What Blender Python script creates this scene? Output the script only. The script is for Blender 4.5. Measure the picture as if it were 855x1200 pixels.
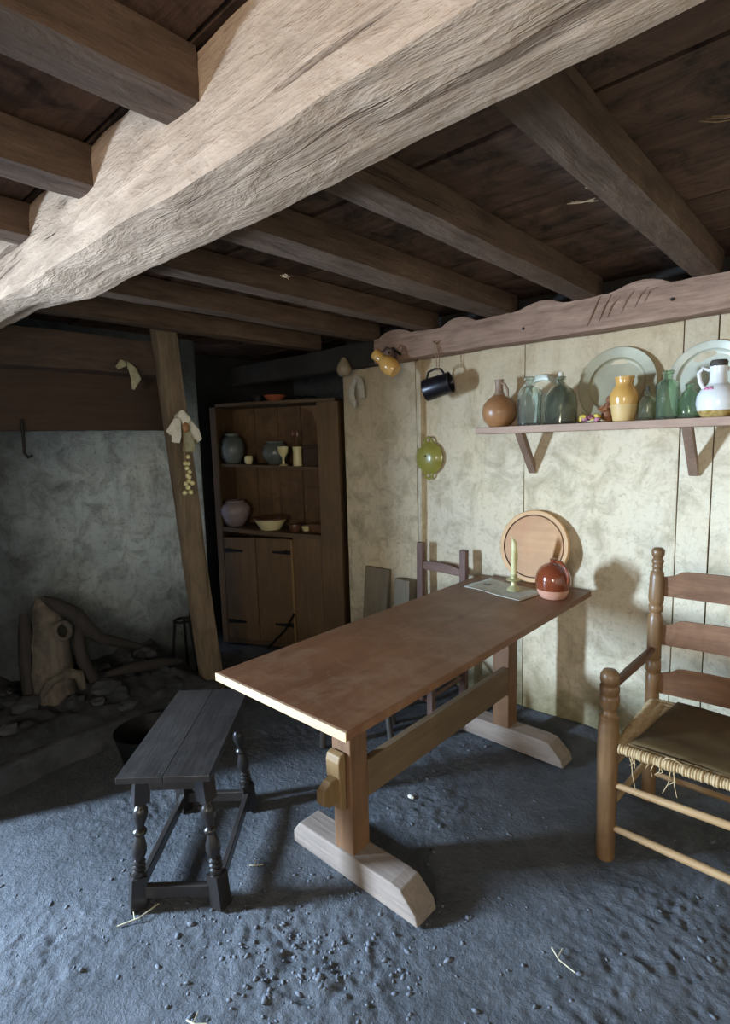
import bpy, bmesh, math, random
import numpy as np
from mathutils import Vector, Matrix, noise

# ------------------------------------------------------------------ clearing
for o in list(bpy.data.objects):
    bpy.data.objects.remove(o)
scene = bpy.context.scene
COL = scene.collection
R = math.radians
PI = math.pi

# ------------------------------------------------------------------ camera
CAM_F, CAM_YAW, CAM_PITCH, CAM_ROLL = 643.98, 42.4826, 7.0843, -1.5781
cam_data = bpy.data.cameras.new('camera')
cam = bpy.data.objects.new('camera', cam_data)
COL.objects.link(cam)
cam_data.sensor_fit = 'VERTICAL'
cam_data.sensor_height = 36.0
cam_data.lens = 36.0 * CAM_F / 1200.0
cam_data.clip_start = 0.02
cam_data.clip_end = 60
cy, sy_, cp, sp = math.cos(R(CAM_YAW)), math.sin(R(CAM_YAW)), math.cos(R(CAM_PITCH)), math.sin(R(CAM_PITCH))
fwd = Vector((-sy_ * cp, cy * cp, -sp))
rgt = Vector((cy, sy_, 0))
upv = rgt.cross(fwd)
cr, sr = math.cos(R(CAM_ROLL)), math.sin(R(CAM_ROLL))
rgt, upv = cr * rgt + sr * upv, -sr * rgt + cr * upv
cam.matrix_world = Matrix(((rgt.x, upv.x, -fwd.x, 0), (rgt.y, upv.y, -fwd.y, 0), (rgt.z, upv.z, -fwd.z, 1.5), (0, 0, 0, 1)))
scene.camera = cam

# ------------------------------------------------------------------ world, lights, exposure
vs = scene.view_settings
vs.view_transform = 'Standard'
vs.look = 'None'
vs.gamma = 1.0
vs.use_curve_mapping = False
vs.exposure = 0.6
world = bpy.data.worlds.new('sky')
scene.world = world
world.use_nodes = True
wbg = world.node_tree.nodes['Background']
wbg.inputs[0].default_value = (0.55, 0.70, 1.0, 1)
wbg.inputs[1].default_value = 0.5


def area(name, loc, target, sx, sy, power, color):
    l = bpy.data.lights.new(name, 'AREA')
    l.shape = 'RECTANGLE'
    l.size, l.size_y, l.energy, l.color = sx, sy, power, color
    o = bpy.data.objects.new(name, l)
    COL.objects.link(o)
    o.location = loc
    o.rotation_euler = (Vector(target) - Vector(loc)).to_track_quat('-Z', 'Y').to_euler()
    return o


# daylight through the doorway of the near left wall, and through a window behind the camera on the right
area('door_daylight', (-3.62, -1.35, 1.32), (-1.2, 2.4, 1.0), 0.36, 0.8, 430, (0.56, 0.76, 1.0))
area('rear_window_daylight', (0.75, -2.12, 1.45), (-0.7, 0.8, 1.7), 0.9, 0.9, 30, (1.0, 0.90, 0.77))


# ------------------------------------------------------------------ materials
def lin(c):
    return tuple(((v / 255) / 12.92 if v / 255 <= 0.04045 else ((v / 255 + 0.055) / 1.055) ** 2.4) for v in c) + (1,)


class NT:
    def __init__(self, name):
        self.m = bpy.data.materials.new(name)
        self.m.use_nodes = True
        self.t = self.m.node_tree
        self.b = self.t.nodes['Principled BSDF']

    def n(self, typ, **kw):
        nd = self.t.nodes.new(typ)
        for k, v in kw.items():
            if k in nd.inputs.keys() if isinstance(k, str) else False:
                nd.inputs[k].default_value = v
            else:
                setattr(nd, k, v)
        return nd

    def l(self, a, b):
        self.t.links.new(a, b)

    def coords(self, scale=(1, 1, 1), rnd=True, warp=0.0):
        tc = self.n('ShaderNodeTexCoord')
        mp = self.n('ShaderNodeMapping')
        mp.inputs['Scale'].default_value = scale
        self.l(tc.outputs['Object'], mp.inputs[0])
        if rnd:
            oi = self.n('ShaderNodeObjectInfo')
            mul = self.n('ShaderNodeMath', operation='MULTIPLY')
            mul.inputs[1].default_value = 37.0
            self.l(oi.outputs['Random'], mul.inputs[0])
            self.l(mul.outputs[0], mp.inputs['Location'])
        return mp.outputs[0]

    def noise(self, vec, scale, detail=4, rough=0.55, dist=0.0):
        nd = self.n('ShaderNodeTexNoise')
        nd.inputs['Scale'].default_value = scale
        nd.inputs['Detail'].default_value = detail
        nd.inputs['Roughness'].default_value = rough
        nd.inputs['Distortion'].default_value = dist
        self.l(vec, nd.inputs['Vector'])
        return nd.outputs[0]

    def ramp(self, fac, stops):
        nd = self.n('ShaderNodeValToRGB')
        el = nd.color_ramp.elements
        while len(el) < len(stops):
            el.new(0.5)
        for e, (p, c) in zip(el, stops):
            e.position = p
            e.color = c
        self.l(fac, nd.inputs[0])
        return nd.outputs[0]

    def mix(self, fac, a, b, mode='MIX'):
        nd = self.n('ShaderNodeMix', data_type='RGBA', blend_type=mode)
        for s, v in ((nd.inputs[0], fac), (nd.inputs[6], a), (nd.inputs[7], b)):
            if hasattr(v, 'links') or hasattr(v, 'is_linked'):
                self.l(v, s)
            else:
                s.default_value = v
        return nd.outputs[2]

    def bump(self, h, strength, dist=0.01, prev=None):
        nd = self.n('ShaderNodeBump')
        nd.inputs['Strength'].default_value = strength
        nd.inputs['Distance'].default_value = dist
        self.l(h, nd.inputs['Height'])
        if prev is not None:
            self.l(prev, nd.inputs['Normal'])
        return nd.outputs[0]

    def done(self, col=None, nrm=None, rough=0.7, **kw):
        if col is not None:
            if hasattr(col, 'is_linked'):
                self.l(col, self.b.inputs['Base Color'])
            else:
                self.b.inputs['Base Color'].default_value = col
        if nrm is not None:
            self.l(nrm, self.b.inputs['Normal'])
        if hasattr(rough, 'is_linked'):
            self.l(rough, self.b.inputs['Roughness'])
        else:
            self.b.inputs['Roughness'].default_value = rough
        for k, v in kw.items():
            self.b.inputs[k.replace('_', ' ')].default_value = v
        return self.m


def wood(name, dark, light, axis='x', rough=0.6, bump=0.35, fine=1.0, worn=None, wornamt=0.5, spec=0.4, coat=0.0):
    t = NT(name)
    st = {'x': (0.09, 1, 1), 'y': (1, 0.09, 1), 'z': (1, 1, 0.09)}[axis]
    v = t.coords(st)
    v2 = t.coords((1, 1, 1))
    a = t.noise(v, 26 * fine, 6, 0.65, 0.6)
    b = t.noise(v, 95 * fine, 3, 0.6)
    c = t.noise(v2, 3.0, 4, 0.6)
    col = t.ramp(a, [(0.28, lin(dark)), (0.72, lin(light))])
    col = t.mix(0.35, col, t.ramp(b, [(0.3, lin(dark)), (0.7, lin(light))]))
    col = t.mix(0.55, col, t.ramp(c, [(0.3, (0.62, 0.62, 0.62, 1)), (0.7, (1.18, 1.16, 1.12, 1))]), 'MULTIPLY')
    if worn:
        d = t.noise(v2, 7.0, 6, 0.7, 0.8)
        k = t.ramp(d, [(0.45, (0, 0, 0, 1)), (0.7, (wornamt,) * 3 + (1,))])
        col = t.mix(k, col, lin(worn))
    n1 = t.bump(a, bump, 0.012)
    n2 = t.bump(b, bump * 0.7, 0.004, n1)
    return t.done(col, n2, rough, Specular_IOR_Level=spec, Coat_Weight=coat)


def hewn_wood(name, dark, light, axis='x', crack=0.8, splits=0.6):
    """old adzed timber: straight torn fibres, long splits, dusty skin"""
    t = NT(name)
    def sc(k):
        return {'x': (k, 1, 1), 'y': (1, k, 1), 'z': (1, 1, k)}[axis]
    a = t.noise(t.coords(sc(0.07)), 34, 6, 0.7, 0.35)
    b = t.noise(t.coords(sc(0.30)), 20, 6, 0.62, 0.5)
    f = t.noise(t.coords(sc(0.045)), 19, 5, 0.6, 0.25)
    g = t.noise(t.coords(sc(0.6)), 60, 4, 0.6)
    c = t.noise(t.coords(), 2.1, 5, 0.62)
    col = t.ramp(a, [(0.28, lin(dark)), (0.62, lin(light))])
    col = t.mix(0.45, col, t.ramp(b, [(0.32, lin(dark)), (0.6, lin(light))]))
    col = t.mix(0.6, col, t.ramp(c, [(0.32, (0.66, 0.63, 0.60, 1)), (0.68, (1.16, 1.14, 1.12, 1))]), 'MULTIPLY')
    sp = t.ramp(f, [(0.335, (0, 0, 0, 1)), (0.375, (1, 1, 1, 1))])
    col = t.mix(splits, col, t.ramp(f, [(0.325, (0.30, 0.26, 0.23, 1)), (0.375, (1, 1, 1, 1))]), 'MULTIPLY')
    n0 = t.bump(g, crack * 0.5, 0.008)
    n1 = t.bump(b, crack * 0.9, 0.02, n0)
    n2 = t.bump(a, crack * 0.8, 0.010, n1)
    n3 = t.bump(sp, crack * 0.8, 0.012, n2)
    return t.done(col, n3, 0.85, Specular_IOR_Level=0.25)


def plaster(name, base, warm, stain, streak=True, damp=True, soot=False):
    t = NT(name)
    v = t.coords((1, 1, 1))
    vz = t.coords((1.6, 1.6, 0.22))
    big = t.noise(v, 1.6, 5, 0.6, 0.4)
    mid = t.noise(v, 7, 7, 0.68, 0.7)
    fine = t.noise(v, 45, 5, 0.65, 0.5)
    st = t.noise(vz, 9, 6, 0.7, 0.5)
    col = t.mix(t.ramp(big, [(0.35, (0, 0, 0, 1)), (0.65, (1, 1, 1, 1))]), lin(base), lin(warm))
    col = t.mix(t.ramp(mid, [(0.47, (0, 0, 0, 1)), (0.70, (0.7, 0.7, 0.7, 1))]), col, lin(stain))
    if streak:
        col = t.mix(t.ramp(st, [(0.55, (0, 0, 0, 1)), (0.75, (0.45, 0.45, 0.45, 1))]), col, lin(stain))
    col = t.mix(t.ramp(fine, [(0.54, (0, 0, 0, 1)), (0.72, (0.5, 0.5, 0.5, 1))]), col, lin(stain))
    if damp:
        # grime creeping up from the earth floor, smoke stain below the ceiling
        tc = t.n('ShaderNodeTexCoord')
        sx = t.n('ShaderNodeSeparateXYZ')
        t.l(tc.outputs['Object'], sx.inputs[0])
        wob = t.n('ShaderNodeMath', operation='MULTIPLY_ADD')
        t.l(t.noise(v, 5, 6, 0.65, 0.5), wob.inputs[0])
        wob.inputs[1].default_value = 0.75
        t.l(sx.outputs[2], wob.inputs[2])
        col = t.mix(t.ramp(wob.outputs[0], [(0.36, (0.85, 0.85, 0.85, 1)), (0.74, (0, 0, 0, 1))]), col, lin((120, 112, 72)))
        mr = t.n('ShaderNodeMath', operation='MULTIPLY')
        mr.inputs[1].default_value = 0.4
        t.l(wob.outputs[0], mr.inputs[0])
        col = t.mix(t.ramp(mr.outputs[0], [(0.66, (0, 0, 0, 1)), (0.98, (0.7, 0.7, 0.7, 1))]), col, lin((176, 150, 116)))
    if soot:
        # soot plus painted-in shade, darker at near end, under hood and by the ashes
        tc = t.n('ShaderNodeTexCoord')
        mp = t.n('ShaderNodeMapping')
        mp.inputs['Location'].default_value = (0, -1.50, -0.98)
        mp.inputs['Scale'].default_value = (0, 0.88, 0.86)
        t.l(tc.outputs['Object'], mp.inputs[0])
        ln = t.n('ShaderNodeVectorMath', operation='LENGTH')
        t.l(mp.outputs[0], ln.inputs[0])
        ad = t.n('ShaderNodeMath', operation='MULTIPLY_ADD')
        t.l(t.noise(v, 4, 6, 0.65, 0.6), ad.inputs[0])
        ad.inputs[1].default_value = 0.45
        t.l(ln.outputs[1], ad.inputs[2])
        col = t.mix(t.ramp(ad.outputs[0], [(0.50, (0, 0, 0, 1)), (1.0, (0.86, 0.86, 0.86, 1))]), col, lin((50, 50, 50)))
    n1 = t.bump(mid, 0.35, 0.02)
    n2 = t.bump(fine, 0.55, 0.007, n1)
    return t.done(col, n2, 0.9, Specular_IOR_Level=0.2)


def simple(name, c1, c2=None, rough=0.6, scale=12, bump=0.15, bdist=0.004, **kw):
    t = NT(name)
    v = t.coords()
    a = t.noise(v, scale, 5, 0.6, 0.3)
    col = t.ramp(a, [(0.3, lin(c1)), (0.7, lin(c2 or c1))])
    return t.done(col, t.bump(a, bump, bdist) if bump else None, rough, **kw)


def dirt(name):
    t = NT(name)
    v = t.coords(rnd=False)
    big = t.noise(v, 1.3, 4, 0.6, 0.3)
    mid = t.noise(v, 9, 7, 0.7, 0.5)
    fine = t.noise(v, 60, 6, 0.7, 0.3)
    col = t.mix(t.ramp(big, [(0.35, (0, 0, 0, 1)), (0.65, (1, 1, 1, 1))]), lin((82, 84, 88)), lin((106, 108, 113)))
    col = t.mix(0.5, col, t.ramp(mid, [(0.3, lin((68, 70, 74))), (0.7, lin((120, 122, 127)))]))
    col = t.mix(t.ramp(fine, [(0.6, (0, 0, 0, 1)), (0.75, (0.4, 0.4, 0.4, 1))]), col, lin((168, 166, 162)))
    crumb = t.noise(v, 26, 5, 0.7, 1.2)
    n0 = t.bump(crumb, 0.8, 0.014)
    n1 = t.bump(mid, 0.6, 0.02, n0)
    n2 = t.bump(fine, 0.9, 0.009, n1)
    return t.done(col, n2, 0.95, Specular_IOR_Level=0.15)


def glass(name, c, rough=0.03):
    t = NT(name)
    return t.done(c, None, rough, Transmission_Weight=0.95, IOR=1.45)


M = {}
M['dirt'] = dirt('packed_dirt')
M['crumb'] = simple('earth_crumb', (84, 87, 94), (112, 115, 122), 0.95, 30, 0.2)
M['plaster'] = plaster('limewash', (226, 214, 190), (232, 214, 180), (158, 142, 112))
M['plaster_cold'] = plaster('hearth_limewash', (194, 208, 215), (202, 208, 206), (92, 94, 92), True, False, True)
M['beam'] = hewn_wood('hewn_beam_wood', (156, 130, 108), (220, 190, 164), 'x', 0.8, 0.7)
M['plate'] = hewn_wood('wall_plate_wood', (112, 86, 70), (172, 140, 120), 'x', 0.6)
M['joist'] = hewn_wood('joist_wood', (66, 50, 40), (112, 90, 74), 'y', 0.5)
M['lintel'] = hewn_wood('lintel_wood', (58, 46, 40), (88, 72, 62), 'y', 0.5)
M['post'] = hewn_wood('post_wood', (88, 76, 62), (138, 120, 98), 'z', 0.6)
M['ceil'] = wood('ceiling_board_wood', (66, 48, 38), (120, 92, 76), 'x', 0.8, 0.5, 0.5, worn=(30, 24, 21), wornamt=1.0, spec=0.2)
M['table_top'] = wood('table_top_wood', (104, 66, 42), (130, 88, 60), 'y', 0.45, 0.06, 0.6, worn=(142, 112, 86), wornamt=0.6, spec=0.4)
M['raw_edge'] = wood('raw_edge_wood', (186, 152, 114), (206, 174, 134), 'x', 0.7, 0.1)
M['table_leg'] = wood('table_leg_wood', (98, 68, 46), (128, 94, 66), 'z', 0.6, 0.2, worn=(140, 104, 74), wornamt=0.4)
M['table_rail'] = wood('table_rail_wood', (94, 74, 54), (124, 102, 76), 'y', 0.65, 0.2)
M['table_foot'] = wood('table_foot_wood', (122, 108, 98), (160, 144, 132), 'x', 0.8, 0.3)
M['wedge'] = wood('wedge_wood', (116, 88, 54), (146, 116, 76), 'z', 0.6, 0.15)
M['stool'] = wood('stool_dark_oak', (44, 40, 38), (60, 55, 53), 'x', 0.36, 0.15, worn=(84, 78, 75), wornamt=0.35, spec=0.5)
M['stool_leg'] = wood('stool_leg_dark_oak', (34, 30, 29), (50, 45, 43), 'z', 0.3, 0.12, spec=0.55)
M['chair'] = wood('chair_turned_wood', (104, 76, 50), (146, 112, 76), 'z', 0.38, 0.12, worn=(96, 64, 40), wornamt=0.5, spec=0.5)
M['chair_slat'] = wood('chair_slat_wood', (116, 82, 60), (152, 112, 84), 'x', 0.55, 0.2, worn=(92, 64, 46), wornamt=0.5)
M['chair_rung'] = wood('chair_rung_wood', (150, 116, 78), (190, 156, 114), 'x', 0.5, 0.15)
M['chair_arm'] = wood('chair_arm_wood', (82, 54, 36), (112, 76, 52), 'y', 0.42, 0.12)
M['rush'] = simple('twisted_rush', (174, 146, 104), (208, 182, 140), 0.8, 40, 0.4)
M['leather'] = simple('brown_seat_cloth', (76, 58, 29), (96, 75, 40), 0.75, 9, 0.25, 0.01)
M['small_chair'] = wood('small_chair_wood', (104, 78, 70), (140, 110, 100), 'z', 0.6, 0.2)
M['small_chair_x'] = wood('small_chair_rail_wood', (112, 84, 74), (148, 116, 104), 'x', 0.6, 0.2)
M['shade_stool'] = wood('low_stool_wood', (58, 52, 48), (92, 84, 78), 'z', 0.6, 0.2)
M['shelf'] = wood('shelf_wood', (160, 128, 108), (192, 160, 138), 'x', 0.6, 0.15)
M['bracket'] = wood('bracket_wood', (120, 94, 78), (152, 124, 104), 'y', 0.6, 0.15)
M['cupboard'] = wood('cupboard_wood', (84, 64, 44), (116, 90, 62), 'z', 0.6, 0.2, 0.7)
M['cupboard_x'] = wood('cupboard_shelf_wood', (74, 58, 42), (104, 82, 58), 'x', 0.65, 0.2, 0.7)
M['cupboard_back'] = wood('cupboard_back_wood', (88, 64, 42), (122, 92, 60), 'z', 0.7, 0.25, 0.6, worn=(58, 42, 30), wornamt=0.7)
M['hood'] = wood('hood_board_wood', (54, 40, 32), (78, 58, 46), 'y', 0.8, 0.3, 0.6)
M['iron'] = simple('black_iron', (24, 24, 25), (44, 43, 42), 0.55, 30, 0.3, 0.003, Metallic=0.7)
M['tin'] = simple('dark_tin', (44, 42, 46), (66, 63, 66), 0.32, 14, 0.1, 0.002, Metallic=0.75)
M['pewter'] = simple('pewter', (150, 142, 116), (172, 163, 134), 0.5, 8, 0.05, 0.002, Metallic=0.12)
M['pewter_light'] = simple('polished_pewter', (182, 182, 166), (206, 204, 186), 0.4, 8, 0.05, 0.002, Metallic=0.15)
M['ochre'] = simple('ochre_glaze', (206, 154, 78), (224, 174, 100), 0.22, 9, 0.05, 0.003, Coat_Weight=0.4)
M['ochre_pale'] = simple('pale_ochre_clay', (210, 172, 108), (222, 188, 128), 0.5, 9, 0.1)
M['stoneware'] = simple('brown_stoneware', (150, 104, 68), (178, 128, 84), 0.35, 10, 0.1, 0.003)
M['stoneware_neck'] = simple('worn_stoneware_neck', (138, 112, 92), (166, 138, 114), 0.5, 16, 0.15)
M['red_glaze'] = simple('red_brown_glaze', (112, 52, 30), (134, 68, 42), 0.12, 7, 0.04, 0.003, Coat_Weight=0.6)
M['pink_clay'] = simple('pink_bare_clay', (196, 140, 116), (212, 160, 134), 0.7, 20, 0.15)
M['board'] = wood('trencher_wood', (190, 140, 94), (216, 168, 118), 'x', 0.55, 0.08, 0.4, worn=(196, 134, 88), wornamt=0.5)
M['board_rim'] = wood('trencher_rim_wood', (214, 164, 112), (232, 188, 136), 'x', 0.55, 0.08, 0.4)
M['groove'] = simple('dark_turned_groove', (96, 62, 40), (112, 74, 48), 0.7)
M['wax'] = simple('yellow_wax', (206, 196, 142), (222, 212, 160), 0.45, 14, 0.1, Subsurface_Weight=0.1)
M['brass'] = simple('dull_brass', (176, 172, 122), (200, 194, 148), 0.38, 12, 0.08, Metallic=0.35)
M['parchment'] = simple('parchment', (182, 180, 166), (206, 203, 188), 0.85, 26, 0.2)
M['ink'] = simple('faded_ink', (120, 118, 110), (140, 136, 128), 0.9)
M['olive_glaze'] = simple('olive_glaze', (142, 134, 58), (168, 158, 82), 0.25, 10, 0.06, Coat_Weight=0.4)
M['hole'] = simple('dark_recess', (30, 27, 20), (40, 36, 26), 0.9)
M['white_glaze'] = simple('white_glaze', (222, 218, 214), (234, 231, 226), 0.25, 8, 0.04, Coat_Weight=0.3)
M['white_decor'] = simple('painted_leaf_band', (150, 118, 44), (206, 176, 120), 0.4, 60, 0.1)
M['pink_decor'] = simple('painted_pink_flower', (196, 118, 150), (206, 132, 160), 0.4)
M['cork'] = simple('dark_stopper', (56, 48, 42), (80, 70, 60), 0.7, 40, 0.2)
M['glass_clear'] = glass('pale_green_glass', (0.92, 0.98, 0.91, 1))
M['glass_dark'] = glass('dark_olive_glass', (0.60, 0.62, 0.52, 1))
M['glass_green'] = glass('green_glass', (0.70, 0.87, 0.68, 1))
M['glass_small'] = glass('small_bottle_glass', (0.80, 0.82, 0.60, 1))
M['husk'] = simple('dry_maize_husk', (206, 200, 182), (238, 232, 218), 0.8, 25, 0.3)
M['husk_old'] = simple('old_maize_husk', (132, 128, 100), (168, 162, 132), 0.8, 25, 0.3)
M['bead'] = simple('yellow_seed', (226, 214, 150), (242, 234, 184), 0.5, 20, 0.1)
M['cloth'] = simple('white_rag', (166, 160, 146), (196, 190, 176), 0.9, 20, 0.25)
M['pale_gourd'] = simple('pale_gourd', (136, 120, 98), (168, 150, 124), 0.35, 10, 0.1)
M['string'] = simple('string', (142, 112, 82), (168, 138, 104), 0.9, 60, 0.2)
M['straw'] = simple('straw', (176, 164, 136), (204, 192, 164), 0.8, 30, 0.1)
M['stone'] = simple('hearth_stone', (52, 53, 56), (84, 85, 88), 0.95, 10, 0.5, 0.02)
M['ash'] = simple('ash_and_soot', (38, 38, 41), (66, 67, 71), 0.98, 14, 0.6, 0.02)
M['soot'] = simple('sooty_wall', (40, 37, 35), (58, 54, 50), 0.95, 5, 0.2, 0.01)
M['char'] = wood('charred_log', (40, 37, 35), (68, 62, 58), 'z', 0.85, 0.5)
M['log_body'] = wood('burnt_log_wood', (72, 66, 60), (132, 120, 106), 'z', 0.9, 0.6, 0.6, worn=(48, 44, 41), wornamt=0.8)
M['log_pale'] = wood('pale_log_wood', (126, 114, 98), (160, 146, 126), 'z', 0.8, 0.3)
M['grey_pot'] = simple('grey_stoneware', (88, 92, 88), (112, 115, 108), 0.28, 9, 0.05)
M['mauve_pot'] = simple('mauve_grey_stoneware', (128, 112, 112), (152, 134, 130), 0.4, 9, 0.05)
M['cream'] = simple('cream_glaze', (208, 192, 140), (222, 208, 160), 0.3, 9, 0.05)
M['brown_inside'] = simple('brown_glaze', (84, 54, 34), (104, 68, 44), 0.3, 9, 0.05)
M['redware'] = simple('redware', (150, 80, 52), (172, 98, 66), 0.5, 9, 0.05)
M['flower_y'] = simple('dried_yellow_flower', (214, 186, 70), (228, 204, 108), 0.8, 40, 0.2)
M['flower_p'] = simple('dried_pink_flower', (184, 112, 138), (208, 148, 168), 0.8, 40, 0.2)
M['carved'] = simple('carved_brown_wood', (112, 70, 44), (168, 112, 76), 0.5, 16, 0.2)


# ------------------------------------------------------------------ mesh building
class MB:
    def __init__(self):
        self.bm = bmesh.new()

    def quadbox(self, c8):
        v = [self.bm.verts.new(c) for c in c8]
        for f in ((0, 3, 2, 1), (4, 5, 6, 7), (0, 1, 5, 4), (1, 2, 6, 5), (2, 3, 7, 6), (3, 0, 4, 7)):
            self.bm.faces.new([v[i] for i in f])

    def box(self, x0, x1, y0, y1, z0, z1):
        self.quadbox([(x0, y0, z0), (x1, y0, z0), (x1, y1, z0), (x0, y1, z0), (x0, y0, z1), (x1, y0, z1), (x1, y1, z1), (x0, y1, z1)])
        return self

    def bar(self, p0, p1, w, h, up=(0, 0, 1), w1=None, h1=None):
        p0, p1 = Vector(p0), Vector(p1)
        d = (p1 - p0).normalized()
        s = d.cross(Vector(up)).normalized()
        u = s.cross(d)
        w1, h1 = w1 or w, h1 or h
        c = []
        for p, ww, hh in ((p0, w, h), (p1, w1, h1)):
            c += [p - s * ww / 2 - u * hh / 2, p + s * ww / 2 - u * hh / 2, p + s * ww / 2 + u * hh / 2, p - s * ww / 2 + u * hh / 2]
        self.quadbox(c)
        return self

    def prism(self, poly, axis, a, b):
        """poly: 2-D points in the plane normal to axis"""
        def P(u, v, w):
            return {'x': (w, u, v), 'y': (u, w, v), 'z': (u, v, w)}[axis]
        A = [self.bm.verts.new(P(u, v, a)) for u, v in poly]
        B = [self.bm.verts.new(P(u, v, b)) for u, v in poly]
        n = len(poly)
        self.bm.faces.new(A)
        self.bm.faces.new(B[::-1])
        for i in range(n):
            self.bm.faces.new((A[i], B[i], B[(i + 1) % n], A[(i + 1) % n]))
        return self

    def lathe(self, prof, n=28, mat=None, cap=True, ax=(0, 0)):
        mat = mat or Matrix()
        rings = []
        for r, z in prof:
            if r < 1e-5:
                rings.append([self.bm.verts.new(mat @ Vector((ax[0], ax[1], z)))])
            else:
                rings.append([self.bm.verts.new(mat @ Vector((ax[0] + r * math.cos(2 * PI * k / n), ax[1] + r * math.sin(2 * PI * k / n), z))) for k in range(n)])
        for a, b in zip(rings, rings[1:]):
            for k in range(n):
                q = [a[k % len(a)], a[(k + 1) % len(a)], b[(k + 1) % len(b)], b[k % len(b)]]
                u = []
                for w in q:
                    if w not in u:
                        u.append(w)
                if len(u) > 2:
                    self.bm.faces.new(u)
        if cap:
            for rg in (rings[0], rings[-1]):
                if len(rg) > 2:
                    self.bm.faces.new(rg)
        return self

    def tube(self, pts, rad, n=10, cap=True, flat=None):
        """rad: number or list; flat = (normal, ratio) squeezes the section along a direction"""
        pts = [Vector(p) for p in pts]
        if not isinstance(rad, (list, tuple)):
            rad = [rad] * len(pts)
        rings = []
        ref = None
        for i, p in enumerate(pts):
            d = (pts[min(i + 1, len(pts) - 1)] - pts[max(i - 1, 0)]).normalized()
            if ref is None:
                ref = d.orthogonal().normalized()
            s = (ref - d * ref.dot(d)).normalized()
            ref = s
            u = d.cross(s)
            ring = []
            for k in range(n):
                off = (s * math.cos(2 * PI * k / n) + u * math.sin(2 * PI * k / n)) * rad[i]
                if flat:
                    f = Vector(flat[0]).normalized()
                    off -= f * off.dot(f) * (1 - flat[1])
                ring.append(self.bm.verts.new(p + off))
            rings.append(ring)
        for a, b in zip(rings, rings[1:]):
            for k in range(n):
                self.bm.faces.new((a[k], a[(k + 1) % n], b[(k + 1) % n], b[k]))
        if cap:
            self.bm.faces.new(rings[0])
            self.bm.faces.new(rings[-1])
        return self

    def hewn(self, p0, p1, w, h, seg=30, m=4, amp=0.006, freq=3.0, seed=0, chamfer=0.12, shape=None):
        """squared timber from p0 to p1 (w across, h up) with an uneven adzed skin; shape(t, a, b) -> (a, b) may bend the section"""
        p0, p1 = Vector(p0), Vector(p1)
        d = (p1 - p0).normalized()
        up = Vector((0, 0, 1)) if abs(d.z) < 0.8 else Vector((1, 0, 0))
        s = d.cross(up).normalized()
        u = s.cross(d)
        loop = []
        for (ax_, ay), (bx, by) in (((-1, -1), (1, -1)), ((1, -1), (1, 1)), ((1, 1), (-1, 1)), ((-1, 1), (-1, -1))):
            for k in range(m):
                f = k / m
                loop.append((ax_ + (bx - ax_) * f, ay + (by - ay) * f))
        rings = []
        for i in range(seg + 1):
            t = i / seg
            ring = []
            for a, b in loop:
                k = abs(a) > 0.99 and abs(b) > 0.99
                q = (1 - chamfer * 0.5) if k else 1.0
                aa, bb = a * q * w / 2, b * q * h / 2
                if shape:
                    aa, bb = shape(t, aa, bb)
                p = p0.lerp(p1, t) + s * aa + u * bb
                nv = noise.noise_vector(p * freq + Vector((seed * 3.1, seed * 1.7, 0))) * amp + noise.noise_vector(p * freq * 4.1 + Vector((0, seed, 5))) * amp * 0.45
                nv -= d * nv.dot(d)
                ring.append(self.bm.verts.new(p + nv))
            rings.append(ring)
        n = len(loop)
        for A, B in zip(rings, rings[1:]):
            for k in range(n):
                self.bm.faces.new((A[k], A[(k + 1) % n], B[(k + 1) % n], B[k]))
        self.bm.faces.new(rings[0])
        self.bm.faces.new(rings[-1])
        return self

    def ball(self, c, r, sub=2, amp=0.0, seed=0, sc=(1, 1, 1), freq=None):
        g = bmesh.ops.create_icosphere(self.bm, subdivisions=sub, radius=1.0)
        freq = freq or 1.6
        for v in g['verts']:
            k = 1 + amp * noise.noise(v.co * freq + Vector((seed * 2.3, seed * 0.7, seed)))
            v.co = Vector((v.co.x * sc[0], v.co.y * sc[1], v.co.z * sc[2])) * r * k + Vector(c)
        return self

    def xform(self, mat):
        for v in self.bm.verts:
            v.co = mat @ v.co
        return self

    def obj(self, name, mat, parent=None, smooth=False, bevel=0.0, sharp=40):
        bmesh.ops.recalc_face_normals(self.bm, faces=self.bm.faces)
        me = bpy.data.meshes.new(name)
        self.bm.to_mesh(me)
        self.bm.free()
        me.materials.append(mat if not isinstance(mat, str) else M[mat])
        if smooth:
            for p in me.polygons:
                p.use_smooth = True
            try:
                me.set_sharp_from_angle(angle=R(sharp))
            except Exception:
                pass
        o = bpy.data.objects.new(name, me)
        COL.objects.link(o)
        if parent is not None:
            o.parent = parent
        if bevel:
            b = o.modifiers.new('bevel', 'BEVEL')
            b.width = bevel
            b.segments = 2
            b.limit_method = 'ANGLE'
            b.angle_limit = R(35)
        return o


def thing(name, label, cat, loc=(0, 0, 0), rz=0.0, group=None):
    o = bpy.data.objects.new(name, None)
    o.empty_display_size = 0.05
    COL.objects.link(o)
    o.location = loc
    o.rotation_euler = (0, 0, rz)
    return tag(o, label, cat, group)


def tag(o, label, cat, group=None):
    o['label'] = label
    o['category'] = cat
    if group:
        o['group'] = group
    return o


def struct(o):
    o['kind'] = 'structure'
    return o


def dup(o, parent, loc=None, rz=None):
    c = o.copy()
    COL.objects.link(c)
    c.parent = parent
    if loc is not None:
        c.location = loc
    if rz is not None:
        c.rotation_euler = (0, 0, rz)
    return c


# ------------------------------------------------------------------ floor
WALL_Y = 2.70


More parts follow.
